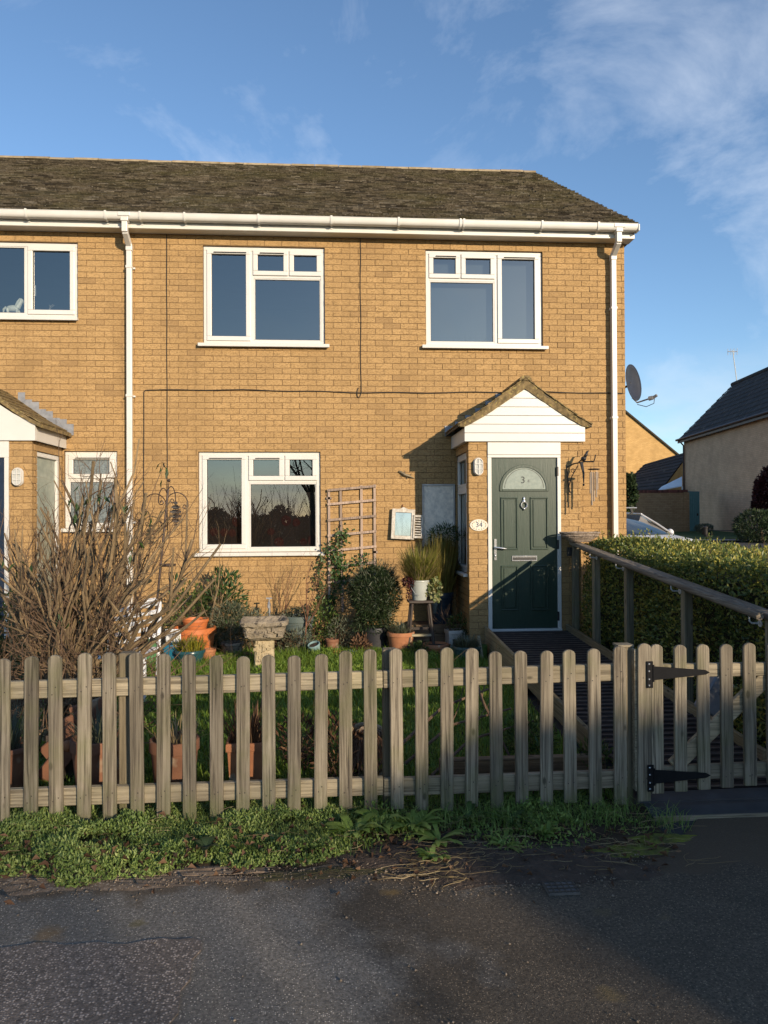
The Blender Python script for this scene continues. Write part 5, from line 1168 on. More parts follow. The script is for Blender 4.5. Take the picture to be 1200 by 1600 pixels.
for pth, k in ((path, 300), (path2, 190)):
    for j in range(k):
        s = Rk.rand()*(len(pth)-1); i = int(s); f = s-i; a, b = pth[i], pth[min(i+1, len(pth)-1)]; P.append([a[0]+(b[0]-a[0])*f+Rk.normal()*.045, -.09+Rk.normal()*.035, a[1]+(b[1]-a[1])*f+Rk.normal()*.04])
for j in range(150): P.append([.10+Rk.normal()*.07, -.10+Rk.normal()*.03, 1.02+Rk.normal()*.13])
for j in range(40): P.append([.38+Rk.normal()*.05, -.08+Rk.normal()*.02, 1.10+Rk.normal()*.04])
P = np.array(P); v, tt = leafgeo(P, rdir(len(P), -.3, Rk), np.array([0, -1, .4])+Rk.normal(size=(len(P), 3))*.5, .05*(.6+.7*Rk.rand(len(P))), .034*(.6+.6*Rk.rand(len(P))), .15, .5); npmesh('leaves', v, tt, L_IVY, t, kind='stuff')
m = MB()
for pth in (path, path2): m.tube([(x, -.07, z) for x, z in pth], .006, 5)
m.build('stems', M_TWIG, t)
# shutter mirror, notice board, gecko
t = thing('shutter_mirror', (.93, -.03, 1.39), 'white distressed shutter-framed mirror hanging tilted on the wall', 'mirror')
M_DIST = pm('distressed_white', (.62, .59, .53), (.40, .36, .30), 26, .7, .3, 60)
Tm = Matrix.Translation((.90, -.062, 1.58)) @ Matrix.Rotation(rad(-2.2), 4, 'X') @ Matrix.Rotation(rad(3), 4, 'Y')
def tb(name, mat, *bxs):
    m = MB()
    for b in bxs: m.box(*b)
    m.xform(Tm); return m.build(name, mat, t, bevel=.003)
tb('frame', M_DIST, (-.15, -.105, -.012, .03, -.20, .19), (.105, .15, -.012, .03, -.20, .19), (-.105, .105, -.012, .03, -.20, -.155), (-.105, .105, -.012, .03, .145, .19))
m = MB(); m.prism([(-.06, -.010, .1905), (.0, -.010, .215), (.06, -.010, .1905)], (0, .03, 0)); m.xform(Tm); m.build('crest', M_DIST, t)
mm, nt_, Nm, Lm, bm_ = newmat('mirror_glass'); bm_.inputs['Metallic'].default_value = 1; bm_.inputs['Roughness'].default_value = .03; Lm.new(mixc(Nm, Lm, noise(Nm, Lm, posn(Nm, Lm), 9), (.42, .43, .42), (.5, .5, .5)), bm_.inputs['Base Color'])
tb('mirror_glass', mm, (-.105, .105, .012, .02, -.155, .145))
Ts = Tm.copy(); Tm = Tm @ Matrix.Translation((.152, -.013, -.03)) @ Matrix.Rotation(rad(-14), 4, 'Z')
tb('shutter', M_DIST, (-.02, .002, -.02, 0, -.15, .15), (.085, .107, -.02, 0, -.15, .15), (.002, .085, -.02, 0, -.15, -.12), (.002, .085, -.02, 0, .12, .15))
for k in range(7): tb('slat', M_DIST, (.002, .085, -.016, -.002, -.108+k*.033, -.092+k*.033))
m = MB(); m.tube([(.90, -.006, 1.83), (.90, -.02, 1.81), (.905, -.03, 1.79)], .006, 6); m.build('hook', pm('rust', (.2, .08, .04), None, 9, .8), t)
t = thing('notice_board', (1.40, -.03, 1.3), 'framed board with mottled silver-grey pane on the wall beside the porch', 'board')
m = MB(); ring(m, 1.155, 1.588, 1.28, 2.095, .024, -.035, -.004); m.build('frame', pm('aluminium', (.40, .40, .40), None, 8, .45, metal=.5), t, bevel=.003)
m = MB(); m.box(1.179, 1.564, -.022, -.006, 1.304, 2.071); m.build('panel', pm('mottled_silver', (.88, .79, .67), (.64, .585, .51), 24, .5, .2, 50), t)
t = thing('gecko_ornament', (.965, -.02, 2.2), 'small metal gecko ornament climbing the wall above the mirror', 'ornament')
m = MB(); m.tube([(.855, -.014, 2.262), (.89, -.022, 2.245), (.93, -.026, 2.215), (.98, -.024, 2.20), (1.02, -.018, 2.185), (1.06, -.012, 2.17)], [.012, .017, .019, .016, .009, .003], 8)
for (a, b) in (((.91, 2.23), (.935, 2.262)), ((.905, 2.225), (.88, 2.20)), ((.985, 2.20), (1.02, 2.228)), ((.975, 2.195), (.955, 2.165))): m.tube([(a[0], -.02, a[1]), (b[0], -.010, b[1])], [.008, .005], 6)
m.build('body', pm('aged_brass', (.22, .18, .11), (.13, .11, .08), 30, .5, metal=.4), t, smooth=True)

# feeder pole with scroll hooks
t = thing('feeder_pole', (-2.06, -.90, 0), 'tall black garden pole with curled scroll hooks and feeding tray', 'bird feeder')
p0, p1 = V(-2.10, -.90, 0), V(-1.90, -.90, 2.02)
def on(z): s = z/2.02; return p0.lerp(p1, s)
M_POLE = pm('dark_bronze', (.06, .04, .035), (.04, .028, .026), 20, .4, metal=.3)
m = MB(); m.tube([p0, on(1.0), on(2.0)], [.016, .014, .013], 8); m.ball(on(2.10), .018, .018, .018); m.tube([on(1.98), on(2.1)], .005, 6); m.build('pole', M_POLE, t, smooth=True)
def hook(sx_, z, w_, h_, r=.006):
    b = on(z); m = MB(); pts = [b]
    for k in range(1, 13):
        a = math.pi*k/12; pts.append(b+V(sx_*w_*(1-math.cos(a))/2, 0, h_*math.sin(a)*.9-.03*(k/12)))
    e = pts[-1]
    for k in range(12):
        a = k*.65; rr = .034*(1-k/15); pts.append(e+V(-sx_*(.034-rr*math.cos(a)), 0, -.02-rr*math.sin(a)))
    m.tube(pts, r, 6); m.build('scroll_hook', M_POLE, t, smooth=True)
hook(1, 1.85, .24, .14); hook(-1, 1.80, .28, .18); hook(1, 1.92, .09, .14); hook(-1, 1.90, .10, .14); hook(-1, 1.55, .14, .10)
m = MB(); b = on(1.12); m.lathe([(.075, 0), (.095, .012), (.095, .028), (.08, .02)], (b.x+.08, b.y, b.z-.01), 16); m.tube([b, (b.x+.08, b.y, b.z)], .006, 6); m.build('feeding_tray', M_POLE, t)
t = thing('spiral_spinner', (-1.80, -.90, 1.5), 'black twisted hanging spinner on the feeder pole hook', 'wind spinner')
m = MB(); e = on(1.85)+V(.10, 0, .13)
m.tube([e+V(0, 0, -.01), e+V(0, 0, -.13)], .002, 4)
for k in range(26):
    z = e.z-.13-k*.0105; a = k*.62; wv_ = .055*math.sin(math.pi*(k+1)/27)+.012; c = V(e.x, e.y, z); d = V(math.cos(a), math.sin(a)*.8, 0)*wv_; m.add([c-d+V(0, 0, -.008), c+d+V(0, 0, -.008), c+d+V(0, 0, .008), c-d+V(0, 0, .008)], [(0, 1, 2, 3)])
m.build('twist', M_BLACK, t)
# figurines behind the neighbour's upper window
M_PORC = pm('cream_porcelain', (.82, .79, .66), (.72, .69, .57), 9, .35)
m = MB(); m.box(-4.44, -3.23, .10, .26, 4.205, 4.222); m.build('window_board', M_WHITE, nbr)
t = thing('horse_figurine', (-4.07, .12, 4.222), 'cream horse figurine standing inside the neighbouring upper window', 'figurine')
m = MB(); hx, hy, hz0 = -4.07, .12, 4.222
m.ball((hx, hy, hz0+.13), .085, .036, .043, 12, 8); m.tube([(hx+.06, hy, hz0+.14), (hx+.095, hy, hz0+.20), (hx+.11, hy, hz0+.235)], [.036, .026, .02], 8); m.tube([(hx+.10, hy, hz0+.245), (hx+.135, hy, hz0+.215), (hx+.15, hy, hz0+.185)], [.021, .018, .011], 8)
m.tube([(hx+.035, hy, hz0+.17), (hx+.065, hy, hz0+.22), (hx+.095, hy, hz0+.262)], [.008, .014, .008], 6)
for (dx, dy, f_) in ((.055, .02, .03), (.06, -.02, 0), (-.055, .02, -.012), (-.06, -.02, .012)): m.tube([(hx+dx, hy+dy, hz0+.12), (hx+dx+f_, hy+dy, hz0+.06), (hx+dx+f_*.7, hy+dy, hz0+.002)], [.02, .011, .012], 7)
m.tube([(hx-.08, hy, hz0+.15), (hx-.11, hy, hz0+.12), (hx-.115, hy, hz0+.05)], [.012, .014, .005], 6); m.build('body', M_PORC, t, smooth=True)
t = thing('deer_ornament', (-3.58, .12, 4.222), 'small antlered deer ornament with red scarf inside the neighbouring upper window', 'figurine')
m = MB(); dx, dy, dz = -3.58, .12, 4.222; m.ball((dx+.03, dy, dz+.035), .075, .03, .03); m.tube([(dx-.03, dy, dz+.04), (dx-.045, dy, dz+.09)], [.02, .014], 7); m.tube([(dx-.04, dy, dz+.10), (dx-.085, dy, dz+.092)], [.018, .008], 7); m.build('body', pm('grey_brown_deer', (.2, .17, .17), None, 9, .7), t, smooth=True)
m = MB(); m.tube([(dx-.033, dy, dz+.05), (dx-.04, dy, dz+.07)], .023, 8); m.build('scarf', pm('red_felt', (.22, .03, .03), None, 9, .9), t)
m = MB()
for s in (-1, 1): m.tube([(dx-.04, dy+s*.008, dz+.11), (dx-.02, dy+s*.015, dz+.155), (dx+.02, dy+s*.02, dz+.185)], .0035, 5); m.tube([(dx-.02, dy+s*.015, dz+.155), (dx-.03, dy+s*.02, dz+.18)], .003, 4)
m.build('antlers', pm('antler', (.4, .36, .3), None, 9, .6), t)

# ---------------------------------------------------------------- behind the fence: troughs, basket, branches
def pot2(*a, **k): return pot(*a, **k)
t = pot2('terracotta_planter', -1.42, -4.98, .165, .125, .34, M_TERRA2, 'wide brown terracotta planter with lugged rim behind the fence below the bare shrub', rim=.2)
for s in (-1, 1):
    m = MB(); m.ball((-1.42+s*.17, -5.02, .30), .035, .03, .035); m.build('lug', M_TERRA, t, smooth=True)
fanblades(t, 'dead_stalks', (-1.42, -4.98, .29), 120, .3, .2, .006, L_GREY, 61, .13, .9)
t = pot2('terracotta_planter', -.97, -4.98, .15, .115, .32, M_TERRA2, 'brown terracotta planter with dried stalks behind the fence, beside the square trough', rim=.22)
fanblades(t, 'dead_stalks', (-.97, -4.98, .27), 100, .2, .15, .006, L_STRAW, 62, .12, .9)
t = pot2('terracotta_trough', -.52, -4.97, .135, .11, .31, M_TERRA, 'square-sided terracotta trough of dark withered stalks behind the fence', rim=.16, sq=.9, rot=.05)
fanblades(t, 'withered_stalks', (-.52, -4.97, .26), 220, .30, .12, .008, L_DEAD, 63, .12, .6)
t = pot2('terracotta_planter', -1.96, -4.95, .16, .10, .30, M_TERRA2, 'tapered terracotta planter of wiry grass behind the fence end', rim=.1); fanblades(t, 'wiry_grass', (-1.96, -4.95, .26), 200, .35, .15, .005, L_GREY, 64, .13, .7)
t = thing('broken_pot', (-1.72, -4.85, .0), 'broken terracotta pot pieces heaped behind the fence', 'pot shards')
for k in range(4):
    m = MB(); m.obox((-1.74+.06*k, -4.85+.03*k, .16+.1*k), (.12, 0, .05), (0, .012, .004), (-.02, 0, .055)); m.xform(Matrix.Translation((-1.7, -4.85, .2)) @ Matrix.Rotation(-.5+.2*k, 4, 'Y') @ Matrix.Translation((1.7, 4.85, -.2))); m.build('shard', M_TERRA2, t, bevel=.005)
m = MB(); m.box(-1.8, -1.6, -4.80, -4.74, 0, .30); m.build('prop_board', M_DKWOOD, t)
t = thing('wicker_hanging_basket', (.20, -4.90, 0), 'upturned wicker basket spilling brown dead roots behind the fence', 'basket')
m = MB(); m.tube([(.20+.165*math.cos(a*.262), -4.93+.03*math.sin(a*.262), .19+.165*math.sin(a*.262)) for a in range(25)], .014, 7); m.build('rim', pm('pale_wicker', (.36, .27, .17), (.22, .16, .1), 60, .9, .8, 90), t, smooth=True)
m = MB()
for k in range(5): m.tube([(.20+.16*math.cos(a*.262)*(1-k*.16), -4.90+.05*k, .19+.165*math.sin(a*.262)*(1-k*.16)) for a in range(25)], .010, 6)
m.build('weave', M_WICK, t, smooth=True, kind='stuff')
fanblades(t, 'dead_roots', (.19, -4.96, .30), 520, -.22, .12, .006, L_DEAD, 65, .14, .2)
lowplant(.02, -4.95, .13, .40, 500, L_DEAD, 'brown dead fern clump beside the wicker basket', 66, .06, .012)
lowplant(-.22, -4.6, .16, .30, 400, L_DEAD, 'brown withered clump on the lawn behind the trough', 67, .06, .014)
lowplant(1.32, -4.55, .20, .26, 900, L_MID, 'weedy green clump at the foot of the ramp side', 68, .05, .014)
lowplant(1.55, -5.15, .16, .26, 600, L_MID, 'green weed clump behind the fence near the gate post', 69, .05, .012)
t = thing('cut_branches', (.9, -4.4, 0), 'cut bare branches lying tangled on the lawn', 'branches')
for k, (a, b, c) in enumerate((((.42, -4.9, .22), (.75, -4.5, .35), (1.15, -4.2, .40)), ((.45, -4.75, .04), (.8, -4.5, .22), (1.25, -4.4, .30)), ((.95, -4.5, .62), (1.0, -4.6, .42), (1.18, -4.75, .02)), ((.6, -5.0, .05), (.9, -4.7, .18), (1.4, -4.5, .24)))):
    m = MB(); m.tube([a, b, c], [.012, .010, .007], 6); branches(m, V(*b), V(.3, .2, .6).normalized(), .3, .005, 1, R3, .5, 2, 4); m.build('branch', M_TWIG, t)
m = MB(); m.box(.62, 1.62, -5.24, -5.18, .0, .225); tag(m.build('edging_board', M_BOARD, bevel=.006), 'low weathered edging board behind the fence by the ramp', 'board')
t = thing('grey_sign_box', (2.52, -4.75, .1), 'pale grey plastic box leaning behind the gate', 'box')
m = MB(); m.box(-.075, .075, -.04, .04, -.13, .13); m.xform(Matrix.Translation((2.55, -4.75, .45)) @ Matrix.Rotation(.55, 4, 'Y')); m.build('body', pm('grey_box', (.20, .205, .22), (.14, .145, .16), 7, .5), t, bevel=.012)
m = MB(); m.tube([(2.50, -4.75, .36), (2.48, -4.75, rz(-4.75))], .012, 6); m.build('stake', M_LEAD, t)

# ---------------------------------------------------------------- hedge by the ramp
t = thing('clipped_hedge', (3.6, -3.0, 0), 'clipped green and yellow hedge between the ramp and the road', 'hedge')
HXa, HXb, HYa, HYb = 2.96, 4.42, -5.6, -.98
def htop(x, y): return 1.32+.035*math.sin(x*3.1+y*1.3)+.03*math.sin(y*2.7)+(.03 if y > -2 else 0)
m = MB(); m.box(HXa+.13, HXb-.13, HYa+.1, HYb-.1, 0, 1.16); m.build('blocking_core', pm('hedge_core', (.02, .022, .012), (.035, .03, .018), 14, .95), t)  # solid dark box added inside the hedge to block light through the leaves
R = np.random.RandomState(70)
def facepts(n, kind):
    if kind == 'top': x = R.uniform(HXa, HXb, n); y = R.uniform(HYa, HYb, n); z = np.array([htop(a, b) for a, b in zip(x, y)])-np.abs(R.normal(size=n))*.05; nn = np.tile([0, 0, 1.], (n, 1)); e = np.minimum(x-HXa, HXb-x); z -= .07*np.exp(-e/.06)
    elif kind == 'front': y = R.uniform(HYa, HYb, n); z = R.uniform(.02, 1.33, n); x = HXa+.04*np.sin(y*3.3+z*4)+np.abs(R.normal(size=n))*.05; nn = np.tile([-1., 0, .25], (n, 1))
    elif kind == 'near': x = R.uniform(HXa, HXb, n); z = R.uniform(.02, 1.33, n); y = HYa+np.abs(R.normal(size=n))*.05; nn = np.tile([0, -1., .2], (n, 1))
    else: x = R.uniform(HXa, HXb, n); z = R.uniform(.02, 1.33, n); y = HYb-np.abs(R.normal(size=n))*.05; nn = np.tile([0, 1., .2], (n, 1))
    return np.stack([x, y, z], 1), nn
gs = []
for kind, n in (('top', 24000), ('front', 19000), ('near', 3500), ('back', 4000)):
    P, nn = facepts(n, kind); D = unit(R.normal(size=(n, 3))*.75+nn*.55+np.array([0, 0, .25])); gs.append(leafgeo(P, D, (nn+R.normal(size=(n, 3))*.45) if kind != 'top' else (nn*.55+R.normal(size=(n, 3))*.7+np.array([.3, -.6, 0])), .040*(.6+.7*R.rand(n)), .020*(.7+.6*R.rand(n)), .15, .5))
# sprigs that stick out
n = 1400; P, nn = facepts(n, 'top'); P[:, 2] += np.abs(R.normal(size=n))*.035; gs.append(leafgeo(P, unit(R.normal(size=(n, 3))*.5+[0, 0, 1.]), rdir(n, 0, R), .045, .02, .15, .5))
sp = MB(); P2, D2 = [], []
for i in range(90):
    x, y = R.uniform(HXa+.05, HXb-.05), R.uniform(HYa, HYb); z = htop(x, y)-.05; d = np.array([R.normal()*.35, R.normal()*.35, 1.]); d /= np.linalg.norm(d); l = R.uniform(.08, .19)
    sp.tube([(x, y, z), tuple(np.array([x, y, z])+d*l)], [.0028, .0015], 4)
    for q in range(9): P2.append(np.array([x, y, z])+d*l*(.25+.75*q/8)); D2.append(d*.6+R.normal(size=3)*.6)
gs.append(leafgeo(np.array(P2), np.array(D2), rdir(len(P2), .5, R), .036, .017, .15, .5)); sp.build('shoots', M_TWIG, t, kind='stuff')
v, tt = join(gs); npmesh('foliage', v, tt, L_HEDGE, t, kind='stuff')

# ---------------------------------------------------------------- grass, ground cover, weeds and litter
R = np.random.RandomState(80)
n = 70000; P = np.stack([R.uniform(-2.55, 1.69, n), R.uniform(-5.34, -.72, n), np.full(n, .003)], 1)
v, tt = bladegeo(P, (.035+.065*R.rand(n)**1.5)*(1+1.1*np.clip((P[:, 1]+3.2)/1.5, 0, 1)), .006+.005*R.rand(n), .25+.7*R.rand(n), R)
tag(npmesh('lawn_grass', v, tt, L_GRASS, None, 'stuff'), 'shaggy green grass of the small front lawn', 'grass')
def cover(n, xr, yr, hfun, ln, mat, name, label):
    x = R.uniform(*xr, n); y = R.uniform(*yr, n); h = np.array([hfun(a, b) for a, b in zip(x, y)]); k = h > .004; x, y, h = x[k], y[k], h[k]; n = len(x)
    P = np.stack([x, y, h*(.35+.65*R.rand(n)**.6)], 1); v, tt = leafgeo(P, rdir(n, .9, R), rdir(n, .5, R)+np.array([.2, -.5, 0]), ln*(.6+.8*R.rand(n)), ln*.42*(.7+.6*R.rand(n)), .2, .5)
    return tag(npmesh(name, v, tt, mat, None, 'stuff'), label, 'ground cover')
def gh(x, y):
    edge_y = -6.02+.07*math.sin(x*2.3+1)+.05*math.sin(x*7.1)+.03*math.sin(x*17)
    e = min(1, max(0, (y-edge_y)/.09)); s = 1/(1+math.exp((x-.02-.18*math.sin(y*9))*11)); b = .062+.022*math.sin(x*5+y*3)+.02*math.sin(x*11-y*8)+.012*math.sin(x*23+y*19)
    gap = math.sin(x*4.3+2*math.sin(y*6))*math.sin(y*9+x*2.2)+.5*math.sin(x*13+y*7)
    return max(0, e*s*b*(1 if gap < .62 else .25))
cover(62000, (-2.5, .45), (-6.15, -5.32), gh, .021, L_COVER, 'ground_cover', 'mat of small bright green ground cover leaves along the fence foot')
def gh3(x, y): return max(0, .085+.03*math.sin(x*6+y*4)+.025*math.sin(x*13-y*9))*min(1, max(0, (y+2.6)/.5))*(1 if y < -.85+.1*math.sin(x*5) else 0)
cover(15000, (-1.35, 1.15), (-2.6, -.72), gh3, .034, L_GRASS, 'lawn_weeds', 'broad-leaved bright green growth on the sunny end of the lawn')
def gh2(x, y):
    return max(0, (.035+.035*math.sin(x*7)+.03*math.sin(x*15+y*6))*min(1, max(0, (y+5.92-.1*math.sin(x*5))/.15)))
cover(4200, (.0, 1.70), (-6.0, -5.3), gh2, .024, L_WEED, 'verge_weeds', 'thin green weeds along the fence foot towards the gate')
n = 1700; P = np.stack([R.uniform(.05, 1.95, n)*.5+R.choice([.12, .33, .52, .80, .93], n)*.98, -5.55+R.normal(size=n)*.11, np.full(n, -.002)], 1); P[:, 1] = np.where(P[:, 0] > 1.7, -5.66-np.abs(R.normal(size=n))*.07, P[:, 1])
v, tt = bladegeo(P, .05+.10*R.rand(n)**2, .004, .5+.8*R.rand(n), R); tag(npmesh('verge_grass', v, tt, L_WEED, None, 'stuff'), 'tufts of thin grass at the fence foot near the gate', 'grass')
def strands(name, n, xr, yr, label, seed, mat, lmax=.28, zr=(.004, .05), r=.0016):
    R = random.Random(seed); m = MB()
    for i in range(n):
        p = V(R.uniform(*xr), R.uniform(*yr), R.uniform(*zr)); a = R.uniform(0, 6.283); l = R.uniform(.07, lmax); c = R.gauss(0, .9); pts = []
        for k in range(5):
            pts.append(p.copy()); p = p+V(math.cos(a), math.sin(a)*.55, R.gauss(0, .12))*l/4; p.z = max(.006, p.z); a += c*.3
        m.tube(pts, [r, r, r*.9, r*.8, r*.5], 3)
    return tag(m.build(name, mat, kind='stuff'), label, 'dry stalks')
strands('dry_stalks', 210, (.25, 1.75), (-6.2, -5.5), 'tangle of dry straw stalks on the soil near the gate', 81, L_STRAW, .26, (.004, .05), .0010)
strands('verge_straw', 120, (-2.2, .3), (-6.0, -5.45), 'pale dry grass stalks lying through the ground cover', 88, L_STRAW, .16, (.04, .09), .0009)
n = 2600; P = np.stack([R.uniform(-2.3, .2, n), R.uniform(-5.95, -5.4, n), np.full(n, .0)], 1); v, tt = bladegeo(P, .06+.07*R.rand(n), .0035, .4+.7*R.rand(n), R); tag(npmesh('cover_grass', v, tt, L_MID, None, 'stuff'), 'fine grass blades growing through the ground cover', 'grass')
strands('dead_roots', 46, (.30, .62), (-6.27, -6.0), 'pale dead roots straggling onto the pavement', 82, L_STRAW, .2, (.004, .04), .0016)
n = 620; P = np.stack([R.uniform(-2.2, 1.7, n), -5.95+R.normal(size=n)*.16, np.full(n, .012)], 1)
k = P[:, 0] < .0; P[k, 2] = .07; P = P[(R.rand(n) < np.where(P[:, 0] > .0, .85, .6))]; n = len(P)
v, tt = leafgeo(P, unit(R.normal(size=(n, 3))*[1, 1, .3]), rdir(n, 1.5, R), .042*(.5+.8*R.rand(n)), .024*(.5+.8*R.rand(n)), .5, .45); tag(npmesh('fallen_leaves', v, tt, L_DEAD, None, 'stuff'), 'brown curled fallen leaves scattered along the verge', 'leaf litter')
# grit and small stones
R = np.random.RandomState(89); n = 2600; c = np.stack([R.uniform(-2.3, 1.5, n), -6.08+R.normal(size=n)*.06-.10*(R.rand(n)**3), np.full(n, .004)], 1); c[:, 1] -= np.where((c[:, 0] > .3) & (c[:, 0] < 1.35), .14, 0); k2 = R.rand(n) < .12; c[k2, 1] = R.uniform(-7.4, -6.1, k2.sum()); s = .0022+.0055*R.rand(n)**3
off = np.array([[1, 0, 0], [0, 1, 0], [-1, 0, 0], [0, -1, 0], [0, 0, .8], [0, 0, -.5]]); vv = (c[:, None, :]+off[None]*s[:, None, None]*(.6+.8*R.rand(n, 6, 1))).reshape(-1, 3); ft = np.array([[0, 1, 4], [1, 2, 4], [2, 3, 4], [3, 0, 4], [1, 0, 5], [2, 1, 5], [3, 2, 5], [0, 3, 5]]); tr_ = (ft[None]+np.arange(n)[:, None, None]*6).reshape(-1, 3)
tag(npmesh('grit', vv, tr_, pm('loose_grit', (.24, .19, .14), (.12, .095, .07), 50, .95, isl=.5), None, 'stuff'), 'loose grit and tiny stones along the pavement edge', 'grit')
# soil spill and moss
def mound(name, cx_, cy_, rx, ry, h, mat, label, seed, n=72):
    R = random.Random(seed); m = MB(); ph = [R.uniform(0, 6) for _ in range(6)]
    rings = 6; m.v.append((cx_, cy_, h))
    for i in range(1, rings+1):
        for k in range(n):
            a = 2*math.pi*k/n; q = 1+.18*math.sin(2*a+ph[0])+.12*math.sin(5*a+ph[1])+.07*math.sin(9*a+ph[2])+.06*math.sin(17*a+ph[3])+.05*math.sin(29*a+ph[4])+R.uniform(-.05, .05); s = i/rings
            m.v.append((cx_+rx*s*q*math.cos(a), cy_+ry*s*q*math.sin(a), h*(1-s**1.6)+R.uniform(-.004, .004)*(i < rings)-(.004 if i == rings else 0)))
    for k in range(n): m.f.append((0, 1+k, 1+(k+1) % n))
    for i in range(rings-1):
        for k in range(n): a, b = 1+i*n+k, 1+i*n+(k+1) % n; m.f.append((a, b, b+n, a+n))
    return tag(m.build(name, mat, smooth=True, kind='stuff'), label, 'soil' if 'soil' in name else 'moss')
M_MOSS = pm('bright_moss', (.15, .17, .02), (.085, .08, .025), 16, .98, .9, 90, bd=.01, speck=((.03, .024, .015), 12, .60))
M_SOILW = pm('damp_soil', (.075, .052, .037), (.042, .030, .022), 13, .95, 1, 45, bd=.02, speck=((.11, .08, .06), 40, .64))
mound('soil_spill', .78, -6.02, .72, .30, .022, M_SOILW, 'dark moist soil spilled from the verge onto the pavement', 83); mound('soil_spill', -1.2, -6.07, 1.1, .12, .003, pm('gritty_soil', (.20, .145, .10), (.11, .08, .055), 24, .97, .3, 90, bd=.004, speck=((.34, .28, .22), 80, .60)), 'pale gritty soil along the edge of the ground cover', 84)
mound('moss_patch', 1.42, -5.98, .22, .085, .012, M_MOSS, 'bright green moss patch on the pavement before the gate', 85); mound('moss_patch', 1.68, -5.86, .20, .05, .010, M_MOSS, 'narrow moss strip beside the gate threshold', 86); mound('moss_patch', -.05, -6.10, .30, .07, .006, pm('dull_moss', (.06, .058, .018), (.06, .045, .025), 20, .98, .8, 80), 'dull olive moss at the ground cover end', 87)
def rosette(x, y, n, ln, wd, mat, label, seed, group=None, z=.01, up=.6):
    R = np.random.RandomState(seed); t = thing('weed', (x, y, 0), label, 'weed', group); vs, ts, o = [], [], 0
    for i in range(n):
        a = R.rand()*6.283; hd = np.array([math.cos(a), math.sin(a), 0]); s = np.array([-hd[1], hd[0], 0]); l = ln*(.5+.6*R.rand()); u = up*(.5+.8*R.rand()); w_ = wd*(.6+.6*R.rand())
        for q, (f, wf) in enumerate(((0, .2), (.3, .75), (.6, 1), (.85, .7), (1, .05))):
            p = np.array([x, y, z])+hd*l*f*(1-.25*u)+np.array([0, 0, l*u*(f-.55*f*f*f)*1.2]); vs += [p-s*w_*wf/2+[0, 0, w_*wf*.15], p+s*w_*wf/2+[0, 0, w_*wf*.15]]
        for k in range(4): ts += [(o+2*k, o+2*k+1, o+2*k+3), (o+2*k, o+2*k+3, o+2*k+2)]
        o += 10
    npmesh('leaves', np.array(vs), np.array(ts), mat, t)
    m = MB(); m.lathe([(.006, -.005), (.005, z+.004)], (x, y, 0), 7); m.build('root_crown', M_TWIG, t)
rosette(.10, -5.74, 22, .19, .05, L_WEED, 'broad-leaved bright green weed where the ground cover ends', 91); rosette(.24, -5.66, 20, .18, .046, L_WEED, 'second broad-leaved weed close to the fence, beside the end of the ground cover', 92)
rosette(.42, -5.68, 26, .20, .042, L_WEED, 'tall broad-leaved weed clump under the middle fence post', 93); rosette(.53, -5.82, 22, .18, .036, L_WEED, 'ragged weed clump with leaves trailing to the pavement', 94, up=.35); rosette(.47, -6.02, 26, .10, .024, L_WEED, 'pale green tuft rooted in the spilled soil above the dead roots', 95)
rosette(.72, -5.62, 16, .16, .024, L_MID, 'long thin-leaved dark weed at the fence foot', 96); rosette(.95, -5.66, 18, .16, .020, L_MID, 'thin-leaved weed spreading under the fence behind the spilled soil', 97); rosette(1.08, -5.84, 30, .13, .024, L_WEED, 'small feathery weed on the dark soil before the gate end of the fence', 98, up=.9)
rosette(.85, -5.90, 22, .14, .018, L_WEED, 'sprawling small weed on the dark soil', 99, up=.3)
rosette(-.62, -5.93, 26, .075, .036, L_DARK, 'dark round-leaved ivy sprig at the edge of the ground cover', 100, z=.06, up=.5)
# little wire grate in the pavement
t = thing('drain_grate', (1.0, -6.335, 0), 'small square wire mesh drain grate set in the pavement', 'drain')
m = MB(); m.box(.93, 1.07, -6.385, -6.285, .001, .012); m.build('slab', pm('drain_concrete', (.15, .135, .12), (.10, .09, .08), 30, .9), t)
m = MB()
for k in range(6): m.box(.93+.026*k, .9335+.026*k, -6.385, -6.285, .0125, .0165)
for k in range(4): m.box(.93, 1.07, -6.38+.030*k, -6.3765+.030*k, .0128, .0168)
m.build('wire_mesh', pm('rusty_wire', (.09, .075, .06), None, 30, .7, metal=.3), t, kind='stuff')
# ---------------------------------------------------------------- beyond the hedge: car, houses, garden wall
def frame(o, ang):                       # local (u along, v across, z) -> world
    o = Vector(o); a = V(math.cos(ang), math.sin(ang), 0); b = V(-math.sin(ang), math.cos(ang), 0)
    return lambda u, v, z: o+a*u+b*v+V(0, 0, z)
M_DKROOF = pm('dark_concrete_tile', (.045, .036, .034), (.03, .025, .024), 2.5, .8, .4, 40, isl=.25, spec=.2, speck=((.10, .09, .075), 3.5, .64))
M_BRIDGE = pm('dark_brown_trim', (.05, .02, .016), None, 6, .5)
